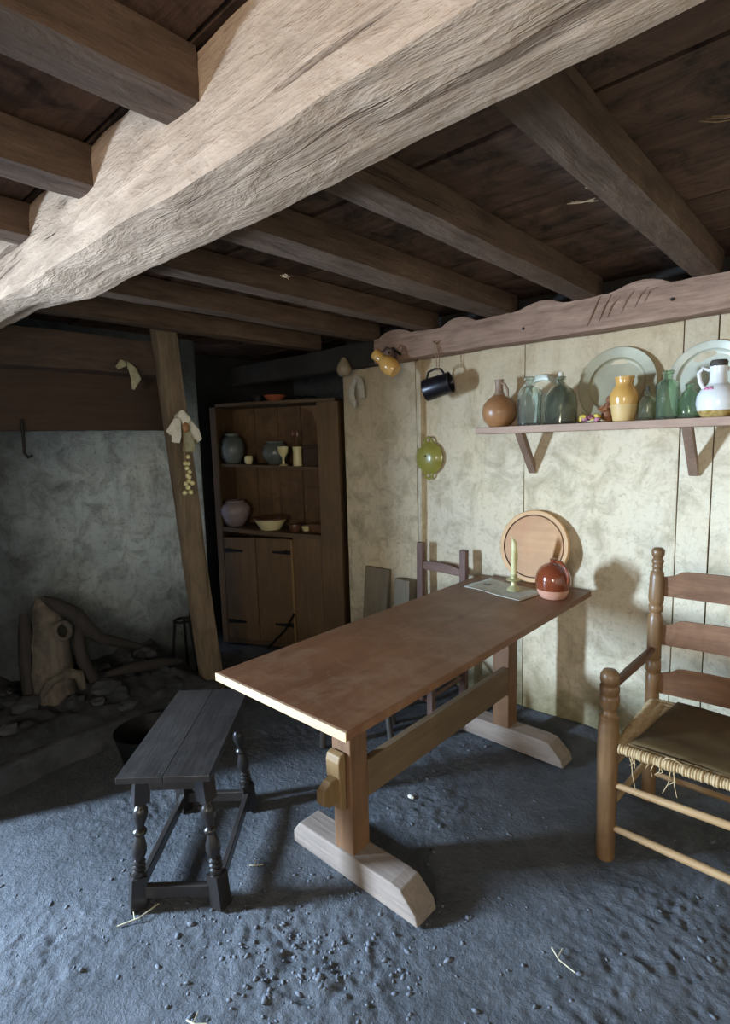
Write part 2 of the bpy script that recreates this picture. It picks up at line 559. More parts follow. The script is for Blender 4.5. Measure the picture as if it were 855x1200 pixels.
def vnoise(x, y, f, seed):
    rng = np.random.RandomState(seed)
    g = rng.rand(256, 256)
    x, y = x * f + 400, y * f + 400
    xi, yi = np.floor(x).astype(int), np.floor(y).astype(int)
    u, v = x - xi, y - yi
    u, v = u * u * (3 - 2 * u), v * v * (3 - 2 * v)
    a, b = g[xi % 256, yi % 256], g[(xi + 1) % 256, yi % 256]
    c, d = g[xi % 256, (yi + 1) % 256], g[(xi + 1) % 256, (yi + 1) % 256]
    return (a * (1 - u) + b * u) * (1 - v) + (c * (1 - u) + d * u) * v - 0.5


def floor_h(X, Y):
    h = 0.020 * vnoise(X, Y, 1.7, 1) + 0.014 * vnoise(X, Y, 5, 2)
    wx = X + 0.05 * vnoise(X, Y, 7, 7)
    wy = Y + 0.05 * vnoise(X, Y, 7, 8)
    rough = np.clip(0.20 + 1.0 * vnoise(X, Y, 2.3, 3), 0.08, 0.6)
    rough = np.maximum(rough, 0.8 * np.exp(-((X + 1.10) ** 2 + (Y - 0.92) ** 2) / 0.11))
    ridge = 1 - np.abs(2 * vnoise(wx, wy, 24, 4))
    h += rough * (0.011 * vnoise(wx, wy, 14, 5) + 0.017 * (ridge - 0.5) * rough + 0.012 * vnoise(wx, wy, 40, 6)) + (0.25 + rough) * (0.005 * vnoise(X, Y, 75, 12))
    # earth banked against the plank wall
    h += 0.035 * np.clip((Y - 2.47) / 0.22, 0, 1) ** 1.6 * (1 + 1.2 * vnoise(X, Y, 6, 9))
    return h - 0.004


nx, ny = 430, 380
fx = np.concatenate([np.linspace(-3.95, -2.3, 70, endpoint=False), np.linspace(-2.3, -0.2, 280, endpoint=False), np.linspace(-0.2, 1.75, 80)])
fy = np.concatenate([np.linspace(-2.7, 0.3, 60, endpoint=False), np.linspace(0.3, 1.9, 240, endpoint=False), np.linspace(1.9, 3.4, 80)])
gx, gy = np.meshgrid(fx, fy, indexing='ij')
hz = floor_h(gx, gy)
co = np.stack([gx, gy, hz], -1).reshape(-1, 3)
ii, jj = np.meshgrid(np.arange(nx - 1), np.arange(ny - 1), indexing='ij')
a0 = (ii * ny + jj).ravel()
quads = np.stack([a0, a0 + ny, a0 + ny + 1, a0 + 1], -1)
me = bpy.data.meshes.new('floor')
me.from_pydata(co.tolist(), [], quads.tolist())
me.polygons.foreach_set('use_smooth', [True] * len(me.polygons))
me.materials.append(M['dirt'])
floor = bpy.data.objects.new('floor', me)
COL.objects.link(floor)
struct(floor)


def fz(x, y):
    return float(floor_h(np.array([x]), np.array([y]))[0])


# ------------------------------------------------------------------ plank wall with the shelf (wall_back)
rnd = random.Random(4)
wb = MB().box(-2.648, 1.75, 2.745, 2.85, -0.05, 2.3).obj('wall_back', 'soot')
struct(wb)


def wall_panel(x0, x1, z0, z1, seed):
    nx_, nz_ = max(2, int((x1 - x0) / 0.045)), 40
    b = MB()
    fr, bk = [], []
    for i in range(nx_ + 1):
        for k in range(nz_ + 1):
            x, z = x0 + (x1 - x0) * i / nx_, z0 + (z1 - z0) * k / nz_
            e = min(i, nx_ - i, 1) and 1
            dy = 0.006 * noise.noise(Vector((x * 3, z * 2.2, seed))) + 0.0025 * noise.noise(Vector((x * 14, z * 10, seed)))
            fr.append(b.bm.verts.new((x, WALL_Y + dy + (0 if e else 0.004), z)))
    W = nz_ + 1
    for i in range(nx_):
        for k in range(nz_):
            b.bm.faces.new((fr[i * W + k], fr[(i + 1) * W + k], fr[(i + 1) * W + k + 1], fr[i * W + k + 1]))
    # returns of the panel edge
    for i in (0, nx_):
        for k in range(nz_):
            p, q = fr[i * W + k].co, fr[i * W + k + 1].co
            v = [b.bm.verts.new(c) for c in (p, q, (q.x, 2.745, q.z), (p.x, 2.745, p.z))]
            b.bm.faces.new(v)
    return b.obj('panel', 'plaster', wb, smooth=True)


seams = [-2.645, -2.034, -1.334, -0.610, -0.483, 0.15, 0.75, 1.35, 1.75]
for k, (a, b_) in enumerate(zip(seams, seams[1:])):
    wall_panel(a + 0.0028, b_ - 0.0028, -0.05, 1.99 + 0.03, k * 3.7)
# narrow cover strip beside the second seam and a ledge at the foot of the wall
MB().hewn((-1.985, 2.697, 0.0), (-1.975, 2.697, 1.985), 0.075, 0.012, 24, 2, 0.002, 3, 5).obj('batten', 'plaster', wb, smooth=True)

# ------------------------------------------------------------------ left side: hearth wall and alcove behind the cupboard
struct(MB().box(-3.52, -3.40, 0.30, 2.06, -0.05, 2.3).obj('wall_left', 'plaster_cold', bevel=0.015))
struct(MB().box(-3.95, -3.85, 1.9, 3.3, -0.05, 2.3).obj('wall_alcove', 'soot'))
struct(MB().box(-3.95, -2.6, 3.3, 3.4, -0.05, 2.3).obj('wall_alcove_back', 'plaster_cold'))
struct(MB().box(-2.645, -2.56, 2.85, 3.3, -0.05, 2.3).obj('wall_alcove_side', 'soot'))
# hearth cheek wall and the room behind the camera: left wall with a doorway, rear wall with a window, right wall
struct(MB().box(-3.95, -3.04, 0.10, 0.30, -0.05, 2.3).box(-3.04, -2.72, 0.12, 0.30, -0.05, 0.72).obj('wall_hearth_cheek', 'plaster_cold', bevel=0.01))  # low end is unseen, added to shade the floor before the hearth
b = MB()
b.box(-3.42, -3.3, -0.85, 0.10, -0.05, 2.3)
b.box(-3.42, -3.3, -2.2, -1.85, -0.05, 2.3)
b.box(-3.42, -3.3, -1.85, -0.85, 2.0, 2.3)
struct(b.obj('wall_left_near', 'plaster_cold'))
struct(MB().box(-3.3, -1.2, -0.62, -0.48, 1.62, 2.25).obj('door_light_blocker', 'lintel', bevel=0.01))  # unseen header added to keep the door light off the main beam
b = MB()
b.box(-3.42, 0.25, -2.2, -2.0, -0.05, 2.3)
b.box(1.25, 1.75, -2.2, -2.0, -0.05, 2.3)
b.box(0.25, 1.25, -2.2, -2.0, -0.05, 0.9)
b.box(0.25, 1.25, -2.2, -2.0, 1.95, 2.3)
struct(b.obj('wall_rear', 'plaster'))
struct(MB().box(1.6, 1.72, -2.0, 2.75, -0.05, 2.3).obj('wall_right', 'plaster'))

# ------------------------------------------------------------------ ceiling of wide boards
ceil = MB().box(-3.95, 1.75, -2.3, 3.4, 2.262, 2.30).obj('ceiling', 'soot')
struct(ceil)
edges = [-2.25, -1.85, -1.42, -1.05, -0.62, -0.22, 0.16, 0.60, 0.93, 1.26, 1.645, 2.02, 2.38, 2.75, 3.10, 3.4]
for k, (a, b_) in enumerate(zip(edges, edges[1:])):
    dz = rnd.uniform(-0.004, 0.006)
    bb = MB()
    bb.hewn((-3.95, (a + b_) / 2, 2.238 + dz), (1.75, (a + b_) / 2, 2.238 + dz), b_ - a - 0.008, 0.042, 60, 5, 0.004, 2.2, k, 0.01)
    bb.obj('plank', 'ceil', ceil, smooth=True)

# main beam: squared by adze, running across the room
BX0, BX1 = -3.25, 1.65


def beam_shape(t, a, b):
    x = BX0 + (BX1 - BX0) * t
    # a > 0 is the far (+Y is -s) side, lower far arris eases off towards the left end
    if b < -0.03:
        k = min(1, max(0, (-1.9 - x) / 0.5))
        b += 0.05 * k * (1 if a < 0 else 0.35)
    return a, b


b = MB()
b.hewn((BX0, 0.705, 2.106), (BX1, 0.705, 2.106), 0.205, 0.216, 150, 6, 0.009, 2.6, 3, 0.10, beam_shape)
main_beam = b.obj('main_beam', 'beam', None, smooth=True)
tag(main_beam, 'massive pale adze-hewn main beam crossing the ceiling diagonally in the foreground', 'beam')
# joists: far side (beam to wall plate) and near side
far_j = [(-0.13, -0.03, 'dark ceiling joist at the far right, outermost toward the chair side'),
         (-0.565, -0.467, 'ceiling joist rightmost in view beyond the main beam, ending above the two-handled white jug'),
         (-1.035, -0.930, 'ceiling joist second from the right beyond the main beam, ending above the big pewter charger'),
         (-1.490, -1.345, 'wide ceiling joist third from the right beyond the main beam, ending above the shelf end'),
         (-1.915, -1.820, 'thin ceiling joist beyond the main beam whose end is nearest the hanging tin mug'),
         (-2.345, -2.250, 'ceiling joist beyond the main beam ending above the hanging ochre jug'),
         (-2.80, -2.70, 'shadowed ceiling joist above the corner cupboard')]
for k, (a, b_, lab) in enumerate(far_j):
    if k == 0:
        continue
    e = 2.64 if k < 6 else 2.57
    b = MB()
    b.hewn((( a + b_) / 2, 0.806, 2.168), ((a + b_) / 2, e, 2.168), b_ - a, 0.096, 50, 3, 0.005, 2.4, 11 + k, 0.10)
    tag(b.obj('ceiling_joist', 'joist', None, smooth=True), lab, 'joist', 'ceiling joists')
near_j = [(-1.047, -0.930, 'broad ceiling joist meeting the near face of the main beam, topmost at upper left'),
          (-1.490, -1.390, 'middle ceiling joist of the three notched into the near face of the main beam'),
          (-1.930, -1.830, 'lowest and leftmost ceiling joist notched into the near face of the main beam')]
for k, (a, b_, lab) in enumerate(near_j):
    b = MB()
    b.hewn(((a + b_) / 2, -1.99, 2.168), ((a + b_) / 2, 0.606, 2.168), b_ - a, 0.096, 50, 3, 0.004, 2.4, 31 + k, 0.10)
    tag(b.obj('ceiling_joist', 'joist', None, smooth=True), lab, 'joist', 'ceiling joists')

# wall plate above the plank wall, its top edge wavy between the joists


def plate_shape(t, a, b):
    x = -2.25 + (1.6 + 2.25) * t
    if b > 0:
        b += 0.012 * noise.noise(Vector((x * 6, 0.3, 0))) + (0.036 + 0.03 * noise.noise(Vector((x * 1.7, 4, 0)))) * max(0, math.cos((x + 0.75 + 0.05 * noise.noise(Vector((x * 2.3, 9, 0)))) / 0.45 * 2 * PI)) ** 0.7
    return a, b


b = MB()
b.hewn((-2.25, 2.635, 2.048), (1.6, 2.635, 2.048), 0.115, 0.148, 110, 5, 0.007, 2.8, 9, 0.12, plate_shape)
wp = b.obj('wall_plate', 'plate', None, smooth=True)
tag(wp, 'pinkish brown rough wall plate beam along the top of the plank wall', 'beam')
for k, (x, z) in enumerate(((-2.13, 2.03), (-1.28, 2.035), (-0.63, 2.05))):
    MB().lathe([(0.0, 0), (0.007, 0), (0.007, 0.006), (0, 0.006)], 10, Matrix.Translation((x, 2.579, z)) @ Matrix.Rotation(PI / 2, 4, 'X')).obj('peg_hole', 'hole', wp)
for k in range(6):
    x = -0.98 + 0.05 * k + rnd.uniform(-.01, .01)
    MB().tube([(x, 2.577, 2.0 + .01 * k), (x + .02, 2.573, 2.05 + .01 * k), (x + .05, 2.576, 2.09 + rnd.uniform(0, .03))], [.002, .004, .002], 5).obj('bark_strip', 'plate', wp, smooth=True)

b = MB()
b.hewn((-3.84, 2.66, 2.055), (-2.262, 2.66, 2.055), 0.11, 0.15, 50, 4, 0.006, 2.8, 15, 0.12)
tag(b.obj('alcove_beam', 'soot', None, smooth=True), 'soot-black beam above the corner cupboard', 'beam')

# splinters and straw ends hanging from the joists and boards
for k, (x, y, z, l) in enumerate([(-0.60, 1.62, 2.205, .07), (-0.64, 1.66, 2.203, .06), (-0.33, 1.52, 2.205, .07), (-0.26, 1.62, 2.205, .05), (-1.62, 1.35, 2.115, .05), (-0.72, 1.73, 2.203, .09)]):
    b = MB()
    for q in range(3):
        a = rnd.uniform(-.5, .5)
        b.tube([(x + .012 * q, y, z), (x + .012 * q + l * .5 * math.cos(a), y + l * .3 * math.sin(a), z - .012), (x + l * math.cos(a), y + l * .6 * math.sin(a), z - .006 - .02 * rnd.random())], [.0018, .0016, .0008], 5)
    o = b.obj('straw_splinter', 'string', ceil, smooth=True)

# ------------------------------------------------------------------ hearth: lintel, hood board, leaning post
b = MB()
b.hewn((-2.965, -1.4, 1.99), (-2.965, 1.62, 1.99), 0.13, 0.185, 60, 4, 0.006, 2.4, 21, 0.12)
tag(b.obj('hearth_lintel', 'lintel', None, smooth=True), 'dark smoked timber lintel across the top of the hearth', 'beam')
b = MB()
b.hewn((-3.02, 0.25, 1.755), (-3.02, 1.62, 1.755), 0.025, 0.30, 40, 4, 0.004, 2.4, 23, 0.05)
hood = b.obj('hood_board', 'hood', None, smooth=True)
tag(hood, 'wide brown board hanging below the hearth lintel', 'board')
b = MB()
b.hewn((-2.875, 1.718, 0.02), (-2.875, 1.548, 2.215), 0.125, 0.075, 60, 4, 0.006, 2.2, 25, 0.14)
tag(b.obj('leaning_post', 'post', None, smooth=True), 'leaning squared timber post beside the hearth, hung with maize husks', 'post')
# iron hook under the hood board
b = MB()
b.tube([(-2.99, 0.865, 1.66), (-2.985, 0.862, 1.56), (-2.985, 0.860, 1.50), (-2.975, 0.872, 1.478), (-2.965, 0.888, 1.488)], 0.007, 8)
tag(b.obj('iron_hook', 'iron', None, smooth=True), 'black iron hook hanging below the hood board of the hearth', 'hook')

# hearth platform with rubble
b = MB()
pts = []
for k in range(25):
    y = 0.30 + 1.40 * k / 24
    pts.append((-2.76 + 0.05 * noise.noise(Vector((y * 3, 2, 0))), y))
poly = [(-3.40, 0.30)] + pts + [(-3.40, 1.70)]
b.prism(poly, 'z', -0.04, 0.12)
hearth = b.obj('hearth_slab', 'stone', None, bevel=0.02)
struct(hearth)
# ash heap grid on the slab
n1, n2 = 46, 60
b = MB()
vv = []
for i in range(n1 + 1):
    for k in range(n2 + 1):
        x, y = -3.40 + 0.62 * i / n1, 0.31 + 1.40 * k / n2
        u = i / n1
        e = min(1, (n1 - i) / 6, k / 5, (n2 - k) / 5)
        h = 0.105 + e * (0.14 * (1 - u) ** 0.8 + 0.025 + 0.06 * noise.noise(Vector((x * 5, y * 5, 1))) * (1.2 - u) + 0.030 * noise.noise(Vector((x * 16, y * 16, 4))))
        vv.append(b.bm.verts.new((x, y, h)))
for i in range(n1):
    for k in range(n2):
        b.bm.faces.new((vv[i * (n2 + 1) + k], vv[(i + 1) * (n2 + 1) + k], vv[(i + 1) * (n2 + 1) + k + 1], vv[i * (n2 + 1) + k + 1]))
ash = b.obj('ash_heap', 'ash', None, smooth=True)
ash['label'] = 'heap of grey ash and soot on the hearth slab'
ash['category'] = 'ash'
ash['kind'] = 'stuff'
srnd = random.Random(12)
for k in range(30):
    x, y = srnd.uniform(-3.28, -2.82), srnd.uniform(0.42, 1.58)
    r = srnd.uniform(0.028, 0.062)
    u = (x + 3.40) / 0.62
    MB().ball((x, y, 0.128 + 0.13 * (1 - u) ** 0.8 + r * 0.25), r, 2, 0.55, k, (srnd.uniform(.8, 1.5), srnd.uniform(.8, 1.5), srnd.uniform(.5, .8))).obj('stone', 'ash' if k % 2 else 'stone', hearth)

# gnarled log with a knot hole
lg = thing('gnarled_log', 'gnarled pale log with a round knot hole and a crooked dark limb on the hearth', 'log', (-3.20, 0.98, 0.2))
MB().tube([(0.03, -.05, -.03), (0.02, -.04, .06), (0.01, -.045, .14), (0, -.03, .22), (0, -.035, .29), (-.01, -.02, .36), (-.02, -.03, .42), (-.03, -.045, .48), (-.03, -.05, .51), (-.03, -.06, .53)],
          [.128, .110, .112, .098, .102, .092, .074, .05, .03, .010], 22).xform(Matrix()).obj('trunk', 'log_body', lg, smooth=True)
ringm = Matrix.Translation((.085, .0, .355)) @ Matrix.Rotation(R(20), 4, 'Z') @ Matrix.Rotation(R(75), 4, 'Y')
MB().lathe([(.032, .0), (.05, .004), (.058, .016), (.052, .028), (.040, .030), (.032, .02), (.032, 0)], 22, ringm, cap=False).obj('knot_rim', 'log_body', lg, smooth=True)
MB().lathe([(0, .012), (.036, .012), (.036, .0)], 18, ringm, cap=False).obj('knot_hole', 'hole', lg)
MB().tube([(-.01, -.04, .53), (.03, .01, .49), (.05, .09, .42), (.07, .14, .33), (.07, .21, .25), (.08, .31, .20), (.1, .42, .15)], [.014, .034, .045, .042, .034, .028, .012], 10).obj('limb', 'char', lg, smooth=True)
MB().tube([(.06, .10, .37), (.07, .09, .26), (.08, .10, .15), (.10, .14, .04)], [.025, .032, .032, .03], 10).obj('limb', 'char', lg, smooth=True)
MB().tube([(-.03, -.13, .46), (.0, -.14, .36), (.02, -.16, .22), (.03, -.16, .05)], [.02, .035, .03, .03], 10).obj('bark', 'char', lg, smooth=True)
MB().tube([(.09, -.13, .02), (.11, -.08, .11), (.11, 0, .13), (.11, .06, .10), (.1, .085, .0)], [.02, .028, .03, .028, .02], 10)  .obj('root', 'log_body', lg, smooth=True)
b = MB()
b.tube([(-3.12, 1.20, 0.24), (-3.06, 1.32, 0.255), (-3.02, 1.46, 0.245), (-3.02, 1.60, 0.215)], [.018, .030, .034, .016], 9)
tag(b.obj('charred_branch', 'char', None, smooth=True), 'long charred branch lying on the ash heap toward the post', 'branch')

# trivet between the hearth wall and the post
tv = thing('iron_trivet', 'small black iron trivet standing between the hearth wall and the post', 'trivet', (-3.15, 1.70, 0.10))
MB().tube([(.05 * math.cos(a), .05 * math.sin(a), .32) for a in [2 * PI * k / 16 for k in range(17)]], .009, 8).obj('ring', 'iron', tv, smooth=True)
for a in (0.4, 2.5, 4.6):
    MB().tube([(.05 * math.cos(a), .05 * math.sin(a), .32), (.075 * math.cos(a), .075 * math.sin(a), .12), (.09 * math.cos(a), .09 * math.sin(a), -.06)], .009, 8).obj('leg', 'iron', tv, smooth=True)
MB().tube([(.0, .05, .32), (.01, .06, .42), (.0, .05, .50)], .008, 8).obj('handle', 'iron', tv, smooth=True)

# black bucket behind the stool
bk = thing('iron_bucket', 'black iron bucket on the floor behind the dark stool', 'bucket', (-2.46, 1.11, 0.0))
MB().lathe([(0, .0), (.105, .0), (.112, .012), (.138, .12), (.150, .17), (.154, .18), (.148, .184), (.132, .12), (.10, .02), (0, .02)], 30, cap=False).obj('body', 'iron', bk, smooth=True)
MB().tube([(.150 * math.cos(a), .150 * math.sin(a) * .5 + .06, .170 + .03 * math.sin(a)) for a in [PI * k / 14 for k in range(15)]], .005, 8).obj('bail_handle', 'iron', bk, smooth=True)

# ------------------------------------------------------------------ corner cupboard
cb = thing('corner_cupboard', 'brown wooden corner cupboard with open shelves above two plank doors', 'cupboard', (-2.655, 2.655, 0.0), R(25))
W = -0.99
MB().box(-0.155, -0.0, 0, 0.028, 0.03, 1.79).obj('stile', 'cupboard', cb, bevel=0.004)
MB().box(W, W + 0.05, 0, 0.028, 0.03, 1.79).obj('stile', 'cupboard', cb, bevel=0.004)
# shaped shoulder at the top right of the opening
sh = [(-0.155, 1.56), (-0.160, 1.65), (-0.180, 1.71), (-0.22, 1.745), (-0.27, 1.755), (-0.27, 1.765), (-0.150, 1.765), (-0.150, 1.56)]
MB().prism(sh, 'y', 0.002, 0.026).obj('shoulder', 'cupboard', cb)
MB().box(-0.02, 0.0, 0.03, 0.30, 0.03, 1.79).obj('side', 'cupboard', cb)
MB().box(W, W + 0.02, 0.03, 0.30, 0.03, 1.79).obj('side', 'cupboard', cb)
for k in range(5):
    w = (0.95) / 5
    x0 = W + 0.02 + k * w
    MB().box(x0 + 0.002, x0 + w - 0.002, 0.285 + 0.003 * (k % 2), 0.303, 0.03, 1.79).obj('plank', 'cupboard_back', cb)


def bowed(z, th, name, y0=0.0, bow=0.015, drop=0.0, end=0.157):
    pts = []
    n = 14
    for i in range(n + 1):
        x = W + 0.05 + (-end - W - 0.05) * i / n
        pts.append((x, y0 - bow * math.sin(PI * i / n)))
    bb = MB()
    bb.prism(pts + [(-0.022, 0.28), (W + 0.022, 0.28)], 'z', z - th, z)
    for v in bb.bm.verts:
        v.co.z -= drop * (v.co.x - W)
    return bb.obj(name, 'cupboard_x', cb)


bowed(1.812, 0.022, 'cornice', 0.0, 0.03, 0.0, 0.02)
bowed(1.385, 0.022, 'shelf', 0.03, 0.02, 0.045)
bowed(0.920, 0.030, 'counter', 0.005, 0.03, 0.060)
MB().box(-0.376, -0.156, 0.004, 0.026, 0.06, 0.855).obj('fixed_panel', 'cupboard', cb, bevel=0.003)
MB().box(-0.392, -0.376, -0.004, 0.026, 0.06, 0.835).obj('edge_strip', 'wedge', cb, bevel=0.002)
MB().box(W + 0.05, -0.156, 0.006, 0.024, 0.03, 0.06).obj('plinth', 'cupboard_x', cb)
for (x0, x1, hx) in ((-0.672, -0.394, -0.39), (W + 0.052, -0.678, -0.93)):
    d = MB()
    d.box(x0, x1, 0.004, 0.022, 0.062, 0.838)
    do = d.obj('door', 'cupboard', cb, bevel=0.003)
    for z in (0.74, 0.20):
        hg = MB()
        s = 1 if hx > x0 + .1 else -1
        a, c = (hx, hx - 0.15) if s > 0 else (hx, hx + 0.15)
        hg.prism([(a, z - 0.016), (c, z - 0.007), (c, z + 0.007), (a, z + 0.016)], 'y', -0.003, 0.004)
        hg.ball((a - 0.04 * s, -0.004, z + 0.012), 0.009, 1)
        hg.obj('hinge', 'iron', do)
# the things kept in it, in cupboard coordinates
CM = Matrix.Translation((-2.655, 2.655, 0)) @ Matrix.Rotation(R(25), 4, 'Z')


def cpos(x, y, z):
    return tuple(CM @ Vector((x, y, z)))


def shelf_z(base, drop, x):
    return base - drop * (x - W)


def pot(name, label, cat, x, y, zb, prof, mat, n=26, inner=True):
    t = thing(name, label, cat, cpos(x, y, zb))
    MB().lathe(prof, n, cap=False).obj('body', mat, t, smooth=True)
    return t


ZT = lambda x: 1.813
ZM = lambda x: shelf_z(1.386, .045, x)
ZC = lambda x: shelf_z(0.921, .060, x)
t = pot('redware_bowl', 'red earthenware bowl on the top shelf of the corner cupboard', 'bowl', -0.52, .12, ZT(-.52), [(0, 0), (.045, 0), (.05, .008), (.078, .042), (.08, .047), (.073, .043), (.045, .012), (0, .012)], 'redware')
t = thing('dark_ladle', 'dark wooden ladle lying across the top shelf of the corner cupboard', 'ladle', cpos(-.36, .14, ZT(-.36)))
MB().ball((0, 0, .022), .03, 2, 0, 0, (1.3, 1, .7)).obj('bowl', 'iron', t, smooth=True)
MB().tube([(.03, 0, .022), (.08, .02, .03), (.15, .05, .02)], .007, 8).obj('handle', 'iron', t, smooth=True)
t = pot('black_pan', 'small black dish at the left of the red bowl on the top cupboard shelf', 'dish', -0.66, .13, ZT(-.66), [(0, 0), (.05, 0), (.06, .05), (.055, .05), (.046, .008), (0, .008)], 'iron')
t = pot('grey_jar', 'tall grey glazed jar at the left of the middle cupboard shelf', 'jar', -0.885, .11, ZM(-.885), [(0, 0), (.055, 0), (.085, .05), (.092, .12), (.075, .18), (.048, .20), (.052, .22), (.044, .22), (.04, .2), (.066, .17), (.08, .12), (.05, .012), (0, .012)], 'grey_pot')
t = pot('white_cup', 'small white cup on the middle cupboard shelf', 'cup', -0.735, .08, ZM(-.735), [(0, 0), (.022, 0), (.030, .02), (.030, .045), (.026, .06), (.022, .06), (.025, .04), (.02, .01), (0, .01)], 'cream')
t = pot('round_pot', 'dark round-bellied pot in the middle of the cupboard shelf', 'pot', -0.545, .14, ZM(-.545), [(0, 0), (.05, 0), (.09, .05), (.1, .09), (.085, .135), (.06, .155), (.066, .168), (.056, .168), (.05, .155), (.09, .09), (.05, .012), (0, .012)], 'grey_pot')
t = pot('wooden_goblet', 'turned pale goblet with a foot on the middle cupboard shelf', 'goblet', -0.44, .05, ZM(-.44), [(0, 0), (.032, 0), (.030, .006), (.010, .014), (.008, .05), (.014, .062), (.034, .09), (.040, .135), (.036, .135), (.030, .095), (0, .075)], 'cream')
t = thing('spoon_crock', 'tall tan mug of dark spoons on the middle cupboard shelf', 'mug', cpos(-.335, .06, ZM(-.335)))
MB().lathe([(0, 0), (.034, 0), (.032, .01), (.030, .10), (.034, .135), (.029, .135), (.026, .1), (.028, .012), (0, .012)], 24, cap=False).obj('body', 'cream', t, smooth=True)
for k, (dx, dy, l) in enumerate(((-.055, .0, .24), (-.02, .015, .23))):
    s = thing('wooden_spoon', ('dark wooden spoon leaning left in the tan mug of the cupboard', 'dark wooden spoon standing upright in the tan mug of the cupboard')[k], 'spoon', cpos(-.335, .06, ZM(-.335) + .014))
    MB().tube([(.004, 0, .0), (dx * .5, dy * .5, l * .5), (dx * .9, dy * .9, l * .85)], .006, 8).obj('handle', 'brown_inside', s, smooth=True)
    MB().tube([(dx * .88, dy, l * .82), (dx, dy, l * .92), (dx * 1.1, dy, l * 1.05)], [.008, .018, .009], 10, flat=((0.4, -1, 0), .4)).obj('bowl', 'brown_inside', s, smooth=True)
t = thing('wooden_box', 'dark wooden box at the right end of the middle cupboard shelf', 'box', cpos(-.232, .14, ZM(-.19)), R(25))
MB().box(-.072, .072, -.06, .06, 0, .13).obj('body', 'hood', t, bevel=.004)
MB().box(-.077, .077, -.065, .065, .131, .148).obj('lid', 'hood', t, bevel=.004)
t = pot('mauve_jar', 'large round mauve-grey jar at the left of the cupboard counter', 'jar', -0.885, .10, ZC(-.885), [(0, 0), (.06, 0), (.085, .03), (.112, .09), (.114, .13), (.095, .165), (.07, .178), (.074, .19), (.066, .19), (.06, .176), (.1, .12), (.06, .014), (0, .014)], 'mauve_pot')
t = thing('cream_bowl', 'yellow slipware bowl with a brown rim on the cupboard counter', 'bowl', cpos(-.575, .07, ZC(-.575)))
MB().lathe([(0, 0), (.07, 0), (.076, .008), (.115, .07), (.118, .075)], 30, cap=False).obj('body', 'cream', t, smooth=True)
MB().lathe([(.118, .075), (.128, .082), (.126, .09), (.108, .084), (.066, .014), (0, .012)], 30, cap=False).obj('rim', 'brown_inside', t, smooth=True)
t = pot('dark_cup', 'small dark cup beside the slipware bowl on the cupboard counter', 'cup', -0.375, .05, ZC(-.375), [(0, 0), (.03, 0), (.042, .03), (.04, .055), (.035, .055), (.036, .03), (.024, .008), (0, .008)], 'brown_inside')
t = pot('white_dish', 'little white dish behind the dark cup on the cupboard counter', 'dish', -0.315, .13, ZC(-.315), [(0, 0), (.03, 0), (.045, .03), (.046, .035), (.04, .033), (.026, .008), (0, .008)], 'cream')
t = thing('dark_book', 'small dark purple box at the right end of the cupboard counter', 'box', cpos(-.22, .14, ZC(-.155)), R(22))
MB().box(-.065, .055, -.05, .05, 0, .065).obj('body', 'brown_inside', t, bevel=.004)
# pale rag and iron poker at the foot of the cupboard
b = MB()
b.tube([cpos(-.60, -.03, .02 + .0), cpos(-.45, -.035, .17), cpos(-.37, -.035, .30)], .008, 8)
tag(b.obj('fire_poker', 'iron', None, smooth=True), 'black iron poker leaning on the right cupboard door', 'poker')

# ------------------------------------------------------------------ things leaning on the plank wall by the cupboard
b = MB()
b.hewn((-2.345, 2.60, 0.0), (-2.345, 2.672, 0.665), 0.032, 0.20, 20, 3, 0.004, 4, 3, 0.05)
b.xform(Matrix.Translation((0, 0, .02)))
tag(b.obj('leaning_board', 'log_pale', None, smooth=True), 'short grey-brown board leaning on the plank wall behind the table', 'board')
b = MB()
b.hewn((-2.09, 2.585, 0.012), (-2.085, 2.64, 0.652), 0.085, 0.125, 24, 3, 0.006, 4, 6, 0.15)
tag(b.obj('wood_block', 'log_pale', None, smooth=True), 'upright split block of firewood on the wall beside the small chair', 'log')

# ------------------------------------------------------------------ trestle table
tb = thing('trestle_table', 'long reddish brown trestle table with a raw pale near edge', 'table', (-1.245, 1.78, 0.0))
top = MB().box(-.300, .300, -.838, .850, .738, .765).obj('tabletop', 'table_top', tb, bevel=.003)
MB().box(-.300, .300, -.845, -.8385, .738, .7645).obj('raw_edge', 'raw_edge', tb, bevel=.001)['label'] = 'pale raw wooden end edge of the tabletop'
for y in (-.51, .595):
    b = MB()
    if y < 0:
        b.box(-.065, .023, y - .043, y + .043, .085, .738)
    else:
        b.box(-.062, .024, y - .045, y + .045, .085, .738)
    b.obj('leg', 'table_leg', tb, bevel=.004)
    b = MB()
    L0, L1 = -.285, .305
    b.prism([(L0, .0), (L0, .045), (L0 + .035, .09), (.195, .095), (.235, .088), (L1 - .01, .03), (L1, -.005)], 'y', y - .052, y + .052)
    for v in b.bm.verts:
        v.co += noise.noise_vector(v.co * 6 + Vector((y, 0, 0))) * .005
    b.obj('foot', 'table_foot', tb, bevel=.006)
MB().box(-.10, .10, -.57, -.45, .715, .737).obj('cross_cleat', 'table_leg', tb, bevel=.003)
MB().box(-.10, .10, .535, .655, .715, .737).obj('cross_cleat', 'table_leg', tb, bevel=.003)
MB().box(-.008, .024, -.466, .55, .270, .405).obj('stretcher', 'table_rail', tb, bevel=.004)
# through tenon with tusk wedge on the near leg
tn = [(-.554, .302), (-.554, .392), (-.62, .385), (-.655, .362), (-.655, .318), (-.63, .300)]
MB().prism(tn, 'x', -.040, -.004).obj('tenon', 'wedge', tb, bevel=.004)
MB().prism([(-.558, .26), (-.585, .27), (-.592, .44), (-.585, .462), (-.560, .468), (-.556, .45)], 'x', -.058, .006).obj('wedge', 'wedge', tb, bevel=.005)

